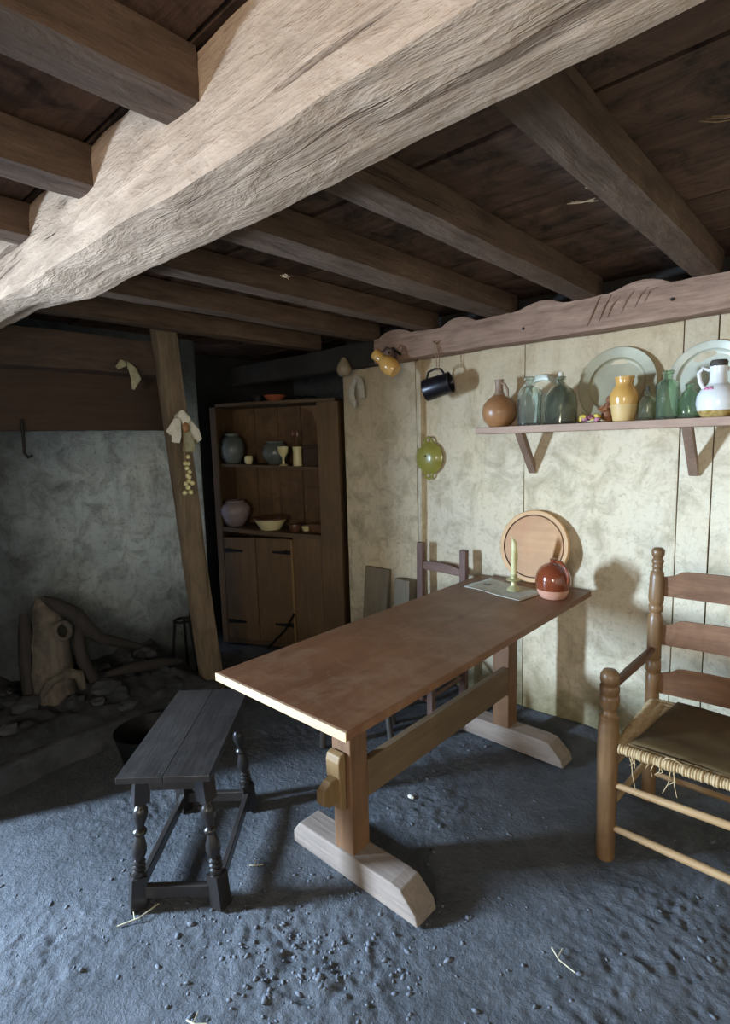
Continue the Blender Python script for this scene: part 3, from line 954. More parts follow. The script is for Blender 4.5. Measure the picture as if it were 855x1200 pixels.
# on the table
b = MB()
q = [(-1.475, 2.335), (-1.455, 2.575), (-1.105, 2.465), (-1.135, 2.262)]
n = 12
vv = []
for i in range(n + 1):
    for k in range(n + 1):
        u, v = i / n, k / n
        x = (q[0][0] * (1 - u) + q[3][0] * u) * (1 - v) + (q[1][0] * (1 - u) + q[2][0] * u) * v
        y = (q[0][1] * (1 - u) + q[3][1] * u) * (1 - v) + (q[1][1] * (1 - u) + q[2][1] * u) * v
        e = max(abs(u - .5), abs(v - .5)) * 2
        vv.append(b.bm.verts.new((x, y, .7665 + .006 * e ** 4 * (0.5 + noise.noise(Vector((x * 9, y * 9, 0)))))))
for i in range(n):
    for k in range(n):
        b.bm.faces.new((vv[i * (n + 1) + k], vv[(i + 1) * (n + 1) + k], vv[(i + 1) * (n + 1) + k + 1], vv[i * (n + 1) + k + 1]))
pp = b.obj('parchment_sheet', 'parchment', None, smooth=True)
pp.modifiers.new('solid', 'SOLIDIFY').thickness = 0.0012
tag(pp, 'pale sheet of parchment lying flat under the candlestick on the table', 'paper')
MB().ball((-1.40, 2.44, .7685), .018, 2, .5, 3, (1.2, .8, .06)).obj('ink_mark', 'ink', pp)

cs = thing('candlestick', 'short brass candlestick holding a bent yellow candle on the parchment', 'candlestick', (-1.243, 2.42, .7675))
MB().lathe([(0, 0), (.032, 0), (.034, .004), (.030, .012), (.020, .018), (.014, .03), (.013, .042), (.018, .048), (.036, .052), (.037, .056), (.020, .058), (.016, .062), (.017, .078), (.013, .078), (0, .07)], 26, cap=False).obj('stem', 'brass', cs, smooth=True)
cd = thing('candle', 'bent drippy yellow wax candle standing in the brass candlestick', 'candle', (-1.243, 2.42, .8385))
MB().tube([(0, 0, 0), (.001, 0, .05), (-.001, .001, .09), (.002, 0, .13), (.001, 0, .165), (-.006, 0, .182)], [.0125, .015, .013, .0145, .013, .006], 14).obj('shaft', 'wax', cd, smooth=True)
MB().tube([(.013, .004, .06), (.014, .006, .1), (.011, .006, .15)], [.004, .005, .002], 8).obj('drip', 'wax', cd, smooth=True)
MB().tube([(-.006, 0, .181), (-.012, 0, .189), (-.018, .001, .188)], .002, 6).obj('wick', 'wax', cd, smooth=True)

jg = thing('glazed_jug', 'round red-brown glazed jug with a bare pink clay base on the table', 'jug', (-1.045, 2.42, .766))
MB().lathe([(0, 0), (.052, 0), (.058, .005), (.070, .030), (.074, .044)], 34, cap=False).obj('clay_base', 'pink_clay', jg, smooth=True)['label'] = 'bare pink clay base'
MB().lathe([(.0745, .044), (.079, .070), (.0785, .096), (.071, .122), (.056, .143), (.036, .157), (.020, .163), (.014, .168), (.015, .178), (.018, .182), (.012, .182), (.010, .168), (0, .150)], 34, cap=False).obj('glazed_body', 'red_glaze', jg, smooth=True)
MB().tube([(.015, -.006, .172), (.044, -.016, .172), (.070, -.024, .148), (.084, -.026, .112), (.078, -.022, .080)], [.007, .009, .009, .008, .007], 10).obj('handle', 'red_glaze', jg, smooth=True)

# round board leaning on the wall
rb = thing('round_board', 'round turned wooden trencher board leaning against the wall at the table end', 'board', (-1.245, 2.613, .766))
tilt = Matrix.Translation((0, 0, 0)) @ Matrix.Rotation(R(-11), 4, 'X') @ Matrix.Translation((0, 0, .187)) @ Matrix.Rotation(PI / 2, 4, 'X')
MB().lathe([(0, .0), (.185, .0), (.1875, .004), (.1875, .014), (.183, .020), (.164, .020)], 56, tilt, cap=False).obj('rim', 'board_rim', rb, smooth=True)
MB().lathe([(.164, .020), (.162, .014), (.158, .014)], 56, tilt, cap=False).obj('groove', 'groove', rb)
MB().lathe([(.158, .014), (.156, .018), (0, .018)], 56, tilt, cap=False).obj('face', 'board', rb, smooth=True)

# ------------------------------------------------------------------ dark joint stool
st = thing('joint_stool', 'dark oak joint stool with turned legs beside the near end of the table', 'stool', (-1.757, .955, 0), math.atan2(.73, -.68))
for s in (-1, 1):
    MB().box(-.305, .305, min(s * .0004, s * .146), max(s * .0004, s * .146), .474, .496).obj('seat_board', 'stool', st, bevel=.0018)
# apron
for s in (-1, 1):
    MB().box(-.225, .225, s * .098 - .010, s * .098 + .010, .405, .4735).obj('apron', 'stool', st, bevel=.003)
    MB().box(s * .225 - .010, s * .225 + .010, -.088, .088, .405, .4735).obj('apron', 'stool', st, bevel=.003)


def stool_leg(sx, sy):
    g = MB()
    T, F = Vector((sx * .222, sy * .098, .47)), Vector((sx * .247, sy * .138, 0))
    d = (F - T)
    Lg = d.length
    mt = Matrix.Translation(T) @ d.to_track_quat('Z', 'Y').to_matrix().to_4x4()
    a = .024
    for z0, z1 in ((0, .105), (Lg - .115, Lg)):
        c = []
        for z in (z0, z1):
            c += [mt @ Vector((-a, -a, z)), mt @ Vector((a, -a, z)), mt @ Vector((a, a, z)), mt @ Vector((-a, a, z))]
        g.quadbox(c)
    z0, z1 = .105, Lg - .115
    pr = [(.0, .022), (.02, .023), (.05, .014), (.08, .018), (.11, .023), (.17, .024), (.24, .021), (.32, .014), (.36, .013), (.385, .021), (.41, .023), (.435, .021), (.46, .013), (.52, .017), (.60, .023), (.68, .024),
          (.74, .020), (.79, .014), (.81, .021), (.83, .021), (.85, .015), (.87, .022), (.89, .022), (.91, .015), (.93, .022), (.96, .023), (1.0, .021)]
    g.lathe([(r, z0 + (z1 - z0) * t) for t, r in pr], 18, mt)
    o = g.obj('leg', 'stool_leg', st, smooth=True, sharp=35)
    return o


for sx in (-1, 1):
    for sy in (-1, 1):
        stool_leg(sx, sy)
for s in (-1, 1):
    MB().bar((-.240, s * .132, .062), (.240, s * .132, .062), .022, .042).obj('stretcher', 'stool', st, bevel=.003)
    MB().bar((s * .243, -.128, .058), (s * .243, .128, .058), .022, .042).obj('stretcher', 'stool', st, bevel=.003)

# ------------------------------------------------------------------ low stool in the shade beyond the table
ls = thing('low_stool', 'low wooden stool half hidden in shade beyond the table', 'stool', (-1.87, 1.95, 0), R(38))
MB().box(-.19, .19, -.13, .13, .335, .36).obj('seat', 'shade_stool', ls, bevel=.004)
for sx in (-1, 1):
    for sy in (-1, 1):
        MB().tube([(sx * .14, sy * .09, .336), (sx * .175, sy * .12, -.005)], [.014, .017], 10).obj('leg', 'shade_stool', ls, smooth=True)

# ------------------------------------------------------------------ small chair behind the table
sc_ = thing('small_chair', 'small plain wooden chair standing against the wall behind the table', 'chair', (-1.80, 2.45, 0))
for s, z in ((-1, .905), (1, .89)):
    MB().bar((s * .15, .155, .0), (s * .15, .168, z), .042, .036, (0, 1, 0)).obj('rear_post', 'small_chair', sc_, bevel=.004)
    MB().bar((s * .155, -.17, .0), (s * .155, -.17, .42), .036, .036, (0, 1, 0)).obj('leg', 'small_chair', sc_, bevel=.004)
    for z2 in (.14, .27):
        MB().tube([(s * .153, -.16, z2), (s * .15, .155, z2 + .01)], .010, 8).obj('rung', 'small_chair_x', sc_, smooth=True)
MB().prism([(-.13, .745), (.13, .735), (.13, .775), (.07, .79), (0, .797), (-.07, .798), (-.13, .79)], 'y', .158, .174).obj('back_rail', 'small_chair_x', sc_, bevel=.003)
MB().prism([(-.13, .50), (.13, .50), (.13, .54), (0, .555), (-.13, .54)], 'y', .154, .170).obj('back_rail', 'small_chair_x', sc_, bevel=.003)
MB().box(-.172, .172, -.185, .145, .405, .425).obj('seat', 'small_chair_x', sc_, bevel=.006)
for z2 in (.12, .25):
    MB().tube([(-.15, -.17, z2), (.15, -.17, z2)], .010, 8).obj('rung', 'small_chair_x', sc_, smooth=True)

# ------------------------------------------------------------------ rush-seated armchair at the right
ac = thing('ladderback_armchair', 'ladder-back armchair with turned posts and a rush seat under a brown cloth', 'chair', (-.595, 1.90, 0))
CW = .60      # distance between the posts
front = [(0, .031), (.02, .032), (.30, .034), (.42, .036), (.50, .0355), (.545, .033), (.560, .030), (.566, .034), (.574, .034), (.580, .027), (.592, .021), (.603, .023), (.612, .030), (.618, .0325),
         (.640, .0335), (.655, .033), (.660, .027), (.665, .032), (.685, .0335), (.695, .030), (.699, .025), (.703, .030), (.715, .0325), (.735, .031), (.75, .022), (.757, 0)]
# the real post is 0.70 tall: rescale the upper turning
front = [(z * .934, r) for z, r in front]
rear = [(0, .026), (.30, .027), (.44, .0265), (.50, .026), (.545, .0275), (.552, .023), (.557, .028), (.575, .0285), (.60, .0275), (.606, .023), (.612, .0275), (.640, .0265), (.70, .027), (.745, .0285), (.775, .0285), (.79, .024),
        (.800, .020), (.808, .0265), (.826, .0275), (.834, .022), (.842, .027), (.86, .0285), (.90, .0275), (.94, .0265), (.962, .024), (.968, .019), (.978, .0175), (.985, .0215), (.992, .0175), (1.0, .0205), (1.008, .023), (1.016, .019),
        (1.022, .0165), (1.030, .022), (1.042, .024), (1.052, .0235), (1.060, .017), (1.063, 0)]


def post(prof, loc, lean):
    g = MB()
    g.lathe([(r, z) for z, r in prof], 26)
    for v in g.bm.verts:
        v.co.y += lean * max(0, v.co.z - .42)
        v.co.x += loc[0]
        v.co.y += loc[1]
    return g.obj('post', 'chair', ac, smooth=True, sharp=50)


for s in (0, 1):
    post(front, (-.017 + s * (CW + .04), 0), 0)
    post(rear, (.006 + s * CW, .44), .02)


def slat(z0, z1):
    g = MB()
    n = 28
    x0, x1 = .028, CW - .016
    up, lo = [], []
    for i in range(n + 1):
        f = i / n
        e = min(f, 1 - f) * (x1 - x0)
        if e < .018:
            h = .74
        elif e < .028:
            h = .74 + .08 * math.sin((e - .018) / .01 * PI)
        else:
            h = .72 + .28 * min(1, (e - .028) / .038) ** .7
        up.append((x0 + (x1 - x0) * f, z0 + (z1 - z0) * h))
        lo.append((x0 + (x1 - x0) * f, z0 - .006 * math.sin(PI * f)))
    A, B_, C_, D_ = [], [], [], []
    for (u, w) in zip(up, lo):
        f = (u[0] - x0) / (x1 - x0)
        y = .447 + .035 * math.sin(PI * f) + .02 * (z0 - .42)
        A.append(g.bm.verts.new((u[0], y - .005, u[1])))
        B_.append(g.bm.verts.new((w[0], y - .005, w[1])))
        C_.append(g.bm.verts.new((u[0], y + .005, u[1])))
        D_.append(g.bm.verts.new((w[0], y + .005, w[1])))
    for i in range(n):
        g.bm.faces.new((B_[i], B_[i + 1], A[i + 1], A[i]))
        g.bm.faces.new((D_[i + 1], D_[i], C_[i], C_[i + 1]))
        g.bm.faces.new((A[i], A[i + 1], C_[i + 1], C_[i]))
        g.bm.faces.new((B_[i + 1], B_[i], D_[i], D_[i + 1]))
    for i in (0, n):
        g.bm.faces.new((A[i], C_[i], D_[i], B_[i]))
    g.obj('slat', 'chair_slat', ac, smooth=True)


slat(.868, .972)
slat(.670, .776)
slat(.468, .580)
for s in (0, 1):
    x = -.010 + s * (CW + .03)
    MB().tube([(x + (.004 if s == 0 else 0), .012, .645), (x + .006, .15, .647), (x + .012, .30, .648), (x + .014, .435, .652)], [.013, .016, .017, .012], 12).obj('arm', 'chair_arm', ac, smooth=True)
rung = lambda a, c, r: MB().tube([a, tuple(Vector(a).lerp(Vector(c), .3)), tuple(Vector(a).lerp(Vector(c), .7)), c], [r * .8, r, r, r * .8], 12).obj('rung', 'chair_rung', ac, smooth=True)
rung((.010, -.002, .288), (CW + .0, -.002, .300), .0135)
rung((.010, -.002, .124), (CW + .0, -.002, .112), .0140)
rung((.012, .44, .26), (CW - .0, .44, .26), .012)
rung((.012, .44, .12), (CW - .0, .44, .12), .012)
for s in (0, 1):
    for z in (.18, .33):
        rung((-.014 + s * (CW + .036), .02, z), (.004 + s * CW, .43, z), .012)
# rush seat: cord wound round the rails, four triangles sinking to the middle
sxa, sxb, sya, syb = .015, CW - .01, -.012, .445
g = MB()


def rush_roll(p0, p1, ridge, r):
    p0, p1 = Vector(p0), Vector(p1)
    n = max(4, int((p1 - p0).length / (ridge / 4)))
    pts = [p0.lerp(p1, i / n) for i in range(n + 1)]
    wv = random.Random(int(p0.x * 1000) + 7)
    wob = [wv.uniform(.85, 1.12) for _ in range(n // 4 + 2)]
    rad = [r * wob[i // 4] * (1 - .16 * (1 + math.cos(2 * PI * i / 4)) / 2) for i in range(n + 1)]
    g.tube(pts, rad, 12)


rush_roll((sxa + .008, sya, .432), (sxb - .008, sya, .432), .0085, .0185)
rush_roll((sxa + .008, syb - .01, .432), (sxb - .008, syb - .01, .432), .0085, .016)
rush_roll((sxa, sya + .02, .432), (sxa, syb - .02, .432), .0085, .017)
rush_roll((sxb, sya + .02, .432), (sxb, syb - .02, .432), .0085, .017)
NG = 70
vv = []
for i in range(NG + 1):
    for k in range(NG + 1):
        u, v = i / NG, k / NG
        x, y = sxa + (sxb - sxa) * u, sya + (syb - .01 - sya) * v
        e = min(u, 1 - u, v, 1 - v)
        edge_x = min(u, 1 - u) < min(v, 1 - v)
        c = (min(u, 1 - u) if edge_x else min(v, 1 - v)) * 60
        z = .447 - .03 * e + .0018 * math.sin(c * 2 * PI / 3)
        vv.append(g.bm.verts.new((x, y, z)))
for i in range(NG):
    for k in range(NG):
        g.bm.faces.new((vv[i * (NG + 1) + k], vv[(i + 1) * (NG + 1) + k], vv[(i + 1) * (NG + 1) + k + 1], vv[i * (NG + 1) + k + 1]))
seat = g.obj('rush_seat', 'rush', ac, smooth=True)
for k in range(12):
    x = rnd.uniform(.05, .40) if k else .19
    l = rnd.uniform(.02, .09) if k not in (3, 4) else .11
    MB().tube([(x, -.012, .418), (x + rnd.uniform(-.01, .012), -.02, .418 - l * .5), (x + rnd.uniform(-.02, .02), -.016, .418 - l)], [.0018, .0014, .0008], 5).obj('rush_strand', 'rush', seat, smooth=True)
MB().tube([(.165, -.02, .448), (.175, -.035, .468), (.20, -.04, .472), (.222, -.03, .458), (.23, -.02, .44)], .0022, 6).obj('rush_loop', 'rush', seat, smooth=True)
# sagging brown cloth over the seat
g = MB()
nu, nv = 34, 30
vv = []
x0, x1, y0, y1 = .055, CW + .02, .010, .435
for i in range(nu + 1):
    for k in range(nv + 1):
        u, v = i / nu, k / nv
        x = x0 + .10 * v * (1 - u) * .45 + (x1 - x0) * u * (1 - .08 * v)
        y = y0 + (y1 - y0) * v
        e = min(min(u, 1 - u), min(v, 1 - v), .22) / .22
        z = .4545 + .020 * math.sin(e * PI / 2) - .014 * math.sin(PI * u) * math.sin(PI * v) + .006 * noise.noise(Vector((x * 7, y * 10, 2)))
        z += .004 * math.sin(26 * y + 8 * x) * (1 - v)
        vv.append(g.bm.verts.new((x, y, z)))
for i in range(nu):
    for k in range(nv):
        g.bm.faces.new((vv[i * (nv + 1) + k], vv[(i + 1) * (nv + 1) + k], vv[(i + 1) * (nv + 1) + k + 1], vv[i * (nv + 1) + k + 1]))
cl = g.obj('seat_cloth', 'leather', None, smooth=True)
cl.location = (-.595, 1.90, 0)
cl.modifiers.new('solid', 'SOLIDIFY').thickness = .006
tag(cl, 'brown leathery cloth pad laid over the rush seat of the armchair', 'cushion')

# ------------------------------------------------------------------ wall shelf
sh = thing('wall_shelf', 'long pinkish wooden shelf on two slanted brackets on the plank wall', 'shelf', (-1.514, 2.695, 0))
MB().box(0, 2.0, -.178, 0, 1.532, 1.566).obj('board', 'shelf', sh, bevel=.003)
for x in (.232, .965):
    g = MB()
    g.prism([(-.166, 1.531), (-.120, 1.531), (-.002, 1.372), (-.002, 1.322)], 'x', x - .019, x + .019)
    g.obj('bracket', 'bracket', sh, bevel=.003)
SZ = 1.5665


def lathed(name, label, cat, x, y, z, parts, group=None):
    t = thing(name, label, cat, (x, y, z), 0, group)
    for pn, prof, mt in parts:
        MB().lathe(prof, 34, cap=False).obj(pn, mt, t, smooth=True)
    return t


# gourd-shaped stoneware bottle
t = lathed('gourd_bottle', 'round brown stoneware bottle with a narrow neck at the left end of the shelf', 'bottle', -1.415, 2.585, SZ, [
    ('body', [(0, 0), (.045, 0), (.05, .004), (.078, .035), (.087, .075), (.080, .112), (.055, .142), (.030, .160)], 'stoneware'),
    ('neck', [(.030, .160), (.021, .178), (.019, .205), (.021, .228), (.025, .238), (.018, .238), (.014, .2), (0, .17)], 'stoneware_neck')])
MB().tube([(.018, -.004, .22), (.038, -.01, .21), (.052, -.012, .185), (.055, -.012, .148)], [.006, .007, .007, .006], 8).obj('handle', 'stoneware_neck', t, smooth=True)


def bottle(name, label, x, y, h, r, neck_r, sh_t, glassm, rz=0, square=False, collar=True, lip=1.3, stopper=None):
    t = thing(name, label, 'bottle', (x, y, SZ), rz)
    pr = [(0, .0), (r * .93, 0), (r, .006), (r, h * sh_t)]
    hs, hn = h * sh_t, h * .82
    for k in range(1, 7):
        a = k / 6 * PI / 2
        pr.append((neck_r + (r - neck_r) * math.cos(a), hs + (hn - hs) * math.sin(a)))
    pr += [(neck_r, h * .93), (neck_r * lip, h * .94), (neck_r * lip, h * .99), (neck_r * 1.1, h)]
    w = .0045
    inn = [(neck_r * .72, h), (neck_r * .72, hn)]
    for k in range(5, -1, -1):
        a = k / 6 * PI / 2
        inn.append((max(neck_r * .72, neck_r + (r - neck_r) * math.cos(a) - w), hs + (hn - hs) * math.sin(a) - w * .7))
    inn += [(r - w, .012), (r * .8, .009), (0, .012)]
    g = MB()
    g.lathe(pr + inn, 40, cap=False)
    if square:
        for v in g.bm.verts:
            rr = math.hypot(v.co.x, v.co.y)
            if rr > neck_r * 1.6:
                a = math.atan2(v.co.y, v.co.x)
                k = 1 / max(abs(math.cos(a)), abs(math.sin(a)))
                k = 1 + (min(k, 1.22) - 1) * min(1, (rr - neck_r * 1.6) / (r - neck_r * 1.6))
                v.co.x *= k * .9
                v.co.y *= k * .9
    g.obj('body', glassm, t, smooth=True)
    if stopper:
        MB().lathe([(0, 0), (neck_r * .66, 0), (neck_r * .7, .03), (neck_r * .6, .034), (0, .034)], 18, Matrix.Translation((0, 0, h - .014)), cap=False).obj('stopper', stopper, t, smooth=True)
    return t


bottle('glass_bottle', 'clear pale green glass bottle with flat sides beside the gourd-shaped bottle', -1.245, 2.575, .235, .056, .019, .66, 'glass_clear', R(38), True)
bottle('dark_glass_bottle', 'dark olive glass bottle with a cork, between the small plate and the big charger', -1.092, 2.582, .222, .074, .017, .40, 'glass_dark', 0, False, stopper='husk')
# pewter plates leaning on the wall


def plate(name, label, x, r, ang, mat, rim=.32, y0=2.668):
    t = thing(name, label, 'plate', (x, y0, SZ))
    a = math.asin(min(.9, (WALL_Y - y0 - .006) / (2 * r)))
    m = Matrix.Rotation(-a, 4, 'X') @ Matrix.Translation((0, 0, r)) @ Matrix.Rotation(PI / 2, 4, 'X')
    ri = r * (1 - rim)
    MB().lathe([(r, .004), (r * .985, .0075), (r * .965, .005), (ri * 1.04, .001), (ri, -.001)], 60, m, cap=False).obj('rim', mat, t, smooth=True)
    MB().lathe([(ri, -.001), (ri * .975, -.010), (ri * .93, -.016), (ri * .85, -.018), (0, -.018)], 60, m, cap=False).obj('well', mat, t, smooth=True)
    MB().lathe([(r, .004), (ri * 1.02, -.006), (ri * .97, -.018), (ri * .9, -.022), (0, -.022)], 60, m, cap=False).obj('back', mat, t, smooth=True)
    return t


plate('pewter_plate', 'small pewter plate leaning on the wall behind the glass bottles', -1.235, .128, 0, 'pewter_light', .22, 2.664)
plate('pewter_charger', 'large wide-rimmed pewter charger leaning on the wall in the middle of the shelf', -.868, .172, 0, 'pewter', .27, 2.636)
plate('bright_plate', 'bright-rimmed pewter plate leaning on the wall behind the white jug', -.50, .160, 0, 'pewter_light', .20, 2.648)
# dried posy and carved figure
t = thing('dried_posy', 'small bunch of dried yellow and pink flower heads on the shelf', 'flowers', (-.945, 2.575, SZ))
prn = random.Random(3)
for k in range(13):
    MB().ball((prn.uniform(-.055, .05), prn.uniform(-.035, .03), .010 + prn.uniform(0, .022)), .0125, 2, .5, k, (1, 1, .8), 3).obj('flower_head', 'flower_y' if k % 3 else 'flower_p', t, smooth=True)
g = MB()
for k in range(5):
    g.tube([(-.02, 0, .006), (.02, .005 * k - .01, .010), (.062, .012 * k - .03, .008)], .003, 5)
g.obj('stems', 'straw', t)
t = thing('carved_figure', 'little carved brown figure standing in front of the pewter charger', 'figurine', (-.885, 2.605, SZ))
MB().tube([(0, 0, 0), (0, 0, .03), (-.004, 0, .06), (.004, 0, .085)], [.026, .022, .018, .012], 12).obj('body', 'carved', t, smooth=True)
MB().ball((.010, 0, .098), .017, 2, .2, 1).obj('head', 'carved', t, smooth=True)
MB().tube([(-.01, -.012, .070), (-.03, -.022, .058), (-.016, -.034, .050), (.006, -.028, .058)], .007, 8).obj('arm', 'carved', t, smooth=True)
MB().tube([(.012, -.01, .070), (.032, -.015, .062), (.030, -.025, .036)], .007, 8).obj('arm', 'carved', t, smooth=True)
MB().tube([(.014, 0, .11), (.020, 0, .122), (.028, 0, .120)], [.010, .009, .005], 8).obj('cap', 'hood', t, smooth=True)
# ochre vase
t = lathed('ochre_vase', 'yellow ochre glazed vase with a flared neck on the shelf', 'vase', -.808, 2.585, SZ, [
    ('lower_body', [(0, 0), (.040, 0), (.044, .006), (.050, .040), (.055, .072)], 'ochre_pale'),
    ('upper_body', [(.055, .072), (.0595, .098), (.058, .120), (.046, .143), (.037, .155), (.035, .166), (.040, .186), (.041, .192), (.034, .190), (.030, .166), (.05, .11), (0, .08)], 'ochre')])
bottle('small_green_bottle', 'small greenish glass bottle with a tall cork right of the ochre vase', -.716, 2.60, .125, .036, .012, .55, 'glass_small', 0, False, stopper='cork')
bottle('square_green_bottle', 'green square glass bottle in front of the bright-rimmed plate', -.630, 2.560, .198, .040, .017, .68, 'glass_green', R(35), True)
bottle('squat_bottle', 'squat round clear green bottle between the square bottle and the white jug', -.557, 2.598, .140, .043, .014, .25, 'glass_green')
t = lathed('white_jug', 'white two-handled jug painted with pink flowers at the right end of the shelf', 'jug', -.452, 2.562, SZ, [
    ('painted_band', [(0, 0), (.048, 0), (.056, .006), (.068, .026)], 'white_decor'),
    ('body', [(.068, .026), (.074, .055), (.071, .085), (.056, .112), (.036, .128)], 'white_glaze'),
    ('neck', [(.036, .128), (.031, .138), (.029, .170), (.032, .196), (.026, .196), (.024, .17), (0, .13)], 'white_glaze')])
MB().lathe([(0, .190), (.025, .190), (.029, .197), (.031, .212), (.026, .220), (0, .222)], 24, cap=False).obj('stopper', 'cork', t, smooth=True)
for a in (R(200), R(20)):
    c, s = math.cos(a), math.sin(a)
    MB().tube([(.031 * c, .031 * s, .182), (.055 * c, .055 * s, .192), (.068 * c, .068 * s, .172), (.062 * c, .062 * s, .14), (.05 * c, .05 * s, .115)], .0075, 10).obj('handle', 'white_glaze', t, smooth=True)
g = MB()
for k in range(5):
    a = R(232 + 7 * k)
    g.ball((.058 * math.cos(a), .058 * math.sin(a), .108 + .005 * (k % 2)), .006, 1)
g.obj('painted_flower', 'pink_decor', t, smooth=True)

# ------------------------------------------------------------------ hung from the wall plate
# tin mug on a string
t = thing('nail', 'nail in the wall plate with string tied round it', 'nail', (-1.79, 2.578, 2.035))
MB().tube([(0, .006, 0), (0, -.03, .004)], .003, 6).obj('shank', 'iron', t)
MB().tube([(-.02, -.012, .014), (0, -.02, .0), (.022, -.012, .012)], .003, 6).obj('string_knot', 'string', t, smooth=True)
mg = thing('tin_mug', 'dark tin mug hanging on its side from a string on the wall plate', 'mug', (-1.775, 2.555, 1.80))
mm = Matrix.Rotation(R(-14), 4, 'Y') @ Matrix.Rotation(R(15), 4, 'Z') @ Matrix.Rotation(R(90), 4, 'Y') @ Matrix.Scale(1.12, 4) @ Matrix.Translation((0, 0, -.065))
MB().lathe([(0, .0), (.052, .0), (.054, .004), (.050, .128), (.053, .130), (.053, .136), (.048, .136), (.046, .128), (.048, .008), (0, .008)], 32, mm, cap=False).obj('body', 'tin', mg, smooth=True)
MB().tube([mm @ Vector((-.052, 0, .02)), mm @ Vector((-.082, 0, .035)), mm @ Vector((-.088, 0, .07)), mm @ Vector((-.078, 0, .10)), mm @ Vector((-.05, 0, .112))], .0065, 8).obj('handle', 'tin', mg, smooth=True)
MB().tube([(0, .0, .090), (-.006, .0, .15), (-.02, .004, .232)], .0028, 6).obj('string', 'string', mg, smooth=True)
MB().tube([(.01, .0, .085), (.014, .0, .15), (-.012, .004, .232)], .0028, 6).obj('string', 'string', mg, smooth=True)
# ochre jug on a peg at the end of the plate
pg = MB().tube([(-2.05, 2.60, 2.005), (-2.045, 2.54, 2.02), (-2.045, 2.50, 2.035)], .008, 8).obj('iron_peg', 'iron', None, smooth=True)
tag(pg, 'iron peg in the wall plate carrying the ochre jug', 'peg')
yj = thing('hanging_jug', 'small yellow ochre jug hanging tilted from a peg at the beam end', 'jug', (-2.085, 2.485, 1.960))
ym = Matrix.Rotation(R(12), 4, 'Z') @ Matrix.Rotation(R(130), 4, 'Y') @ Matrix.Scale(1.15, 4) @ Matrix.Translation((0, 0, -.075))
MB().lathe([(0, 0), (.028, 0), (.030, .004), (.028, .03), (.026, .05)], 28, ym, cap=False).obj('neck', 'ochre', yj, smooth=True)
MB().lathe([(.026, .05), (.038, .07), (.046, .095), (.045, .12), (.036, .145), (.034, .15), (0, .15)], 28, ym, cap=False).obj('body', 'ochre', yj, smooth=True)
MB().tube([ym @ Vector((-.026, 0, .03)), ym @ Vector((-.058, 0, .035)), ym @ Vector((-.070, 0, .07)), ym @ Vector((-.045, 0, .105))], .0075, 8).obj('handle', 'hood', yj, smooth=True)
# olive colander
co_ = thing('olive_colander', 'olive green glazed strainer dish with two lug handles hanging on the wall', 'colander', (-1.925, 2.686, 1.405))
cm = Matrix.Rotation(PI / 2, 4, 'X')
MB().lathe([(.088, .0), (.096, .004), (.097, .010), (.090, .014), (.080, .026), (.055, .040), (.030, .045), (0, .046)], 44, cm, cap=False).obj('dish', 'olive_glaze', co_, smooth=True)
for s in (1, -1):
    MB().tube([(-.028, -.010, s * .088), (-.022, -.012, s * .112), (0, -.012, s * .124), (.022, -.012, s * .112), (.028, -.010, s * .088)], .0075, 8).obj('lug', 'olive_glaze', co_, smooth=True)
for (x, z) in ((0, .012), (-.048, .02), (-.032, -.045), (.035, -.02), (.01, .055), (.012, -.06)):
    y = -.046 + (x * x + z * z) * 4.5
    MB().ball((x, y, z), .0075, 1, 0, 0, (1, .5, 1)).obj('hole', 'hole', co_)
# gourd and rag by the cupboard
gd = thing('hanging_gourd', 'small pale gourd hanging from the dark beam above the corner cupboard', 'gourd', (-2.50, 2.57, 1.925))
MB().lathe([(0, 0), (.03, .006), (.046, .03), (.048, .055), (.036, .085), (.022, .105), (.015, .12), (0, .124)], 24, cap=False).obj('body', 'pale_gourd', gd, smooth=True)
rg = thing('hanging_rags', 'two strips of white rag hanging on the wall under the pale gourd', 'rag', (-2.42, 2.60, 1.90))
MB().tube([(0, 0, .02), (-.035, -.005, -.03), (-.045, -.01, -.09), (-.025, -.01, -.14), (-.02, -.01, -.17)], [.012, .020, .022, .020, .012], 10, flat=((0.5, -1, 0), .5)).obj('strip', 'cloth', rg, smooth=True)
MB().tube([(0, 0, .02), (.03, -.005, -.01), (.042, -.008, -.06), (.05, -.01, -.115)], [.014, .022, .022, .017], 10, flat=((0.5, -1, 0), .5)).obj('strip', 'cloth', rg, smooth=True)

# ------------------------------------------------------------------ maize husks on the post and the lintel


def leaf(pts, wid, mat, parent, name='husk', nrm=(1, -.4, 0)):
    MB().tube(pts, wid, 10, flat=(nrm, .22)).obj(name, mat, parent, smooth=True)


hk = thing('husk_bundle', 'bundle of dry white maize husks with a string of yellow seeds on the post', 'husks', (-2.825, 1.588, 1.62))
leaf([(0, 0, .05), (.02, .03, .035), (.03, .07, -.03), (.02, .095, -.075)], [.010, .022, .030, .024], 'husk', hk)
leaf([(0, 0, .045), (.03, .02, -.02), (.035, .03, -.08), (.03, .03, -.135)], [.010, .020, .030, .036], 'husk_old', hk)
leaf([(0, 0, .05), (.03, -.03, .03), (.035, -.06, -.01), (.03, -.085, -.035)], [.012, .022, .024, .018], 'husk', hk)
leaf([(0, 0, .05), (.03, -.03, .01), (.04, -.045, -.05), (.035, -.05, -.085)], [.012, .020, .026, .022], 'husk', hk)
leaf([(-.01, -.01, .055), (.03, .0, .065), (.045, .015, .04), (.04, .01, .0)], [.014, .028, .026, .012], 'husk', hk)
leaf([(.01, .05, .0), (.02, .075, -.06), (.02, .075, -.10)], [.010, .014, .012], 'husk_old', hk)
MB().ball((.045, .01, -.005), .022, 2, .2, 2, (.8, 1, 1.3)).obj('cob', 'stoneware', hk, smooth=True)
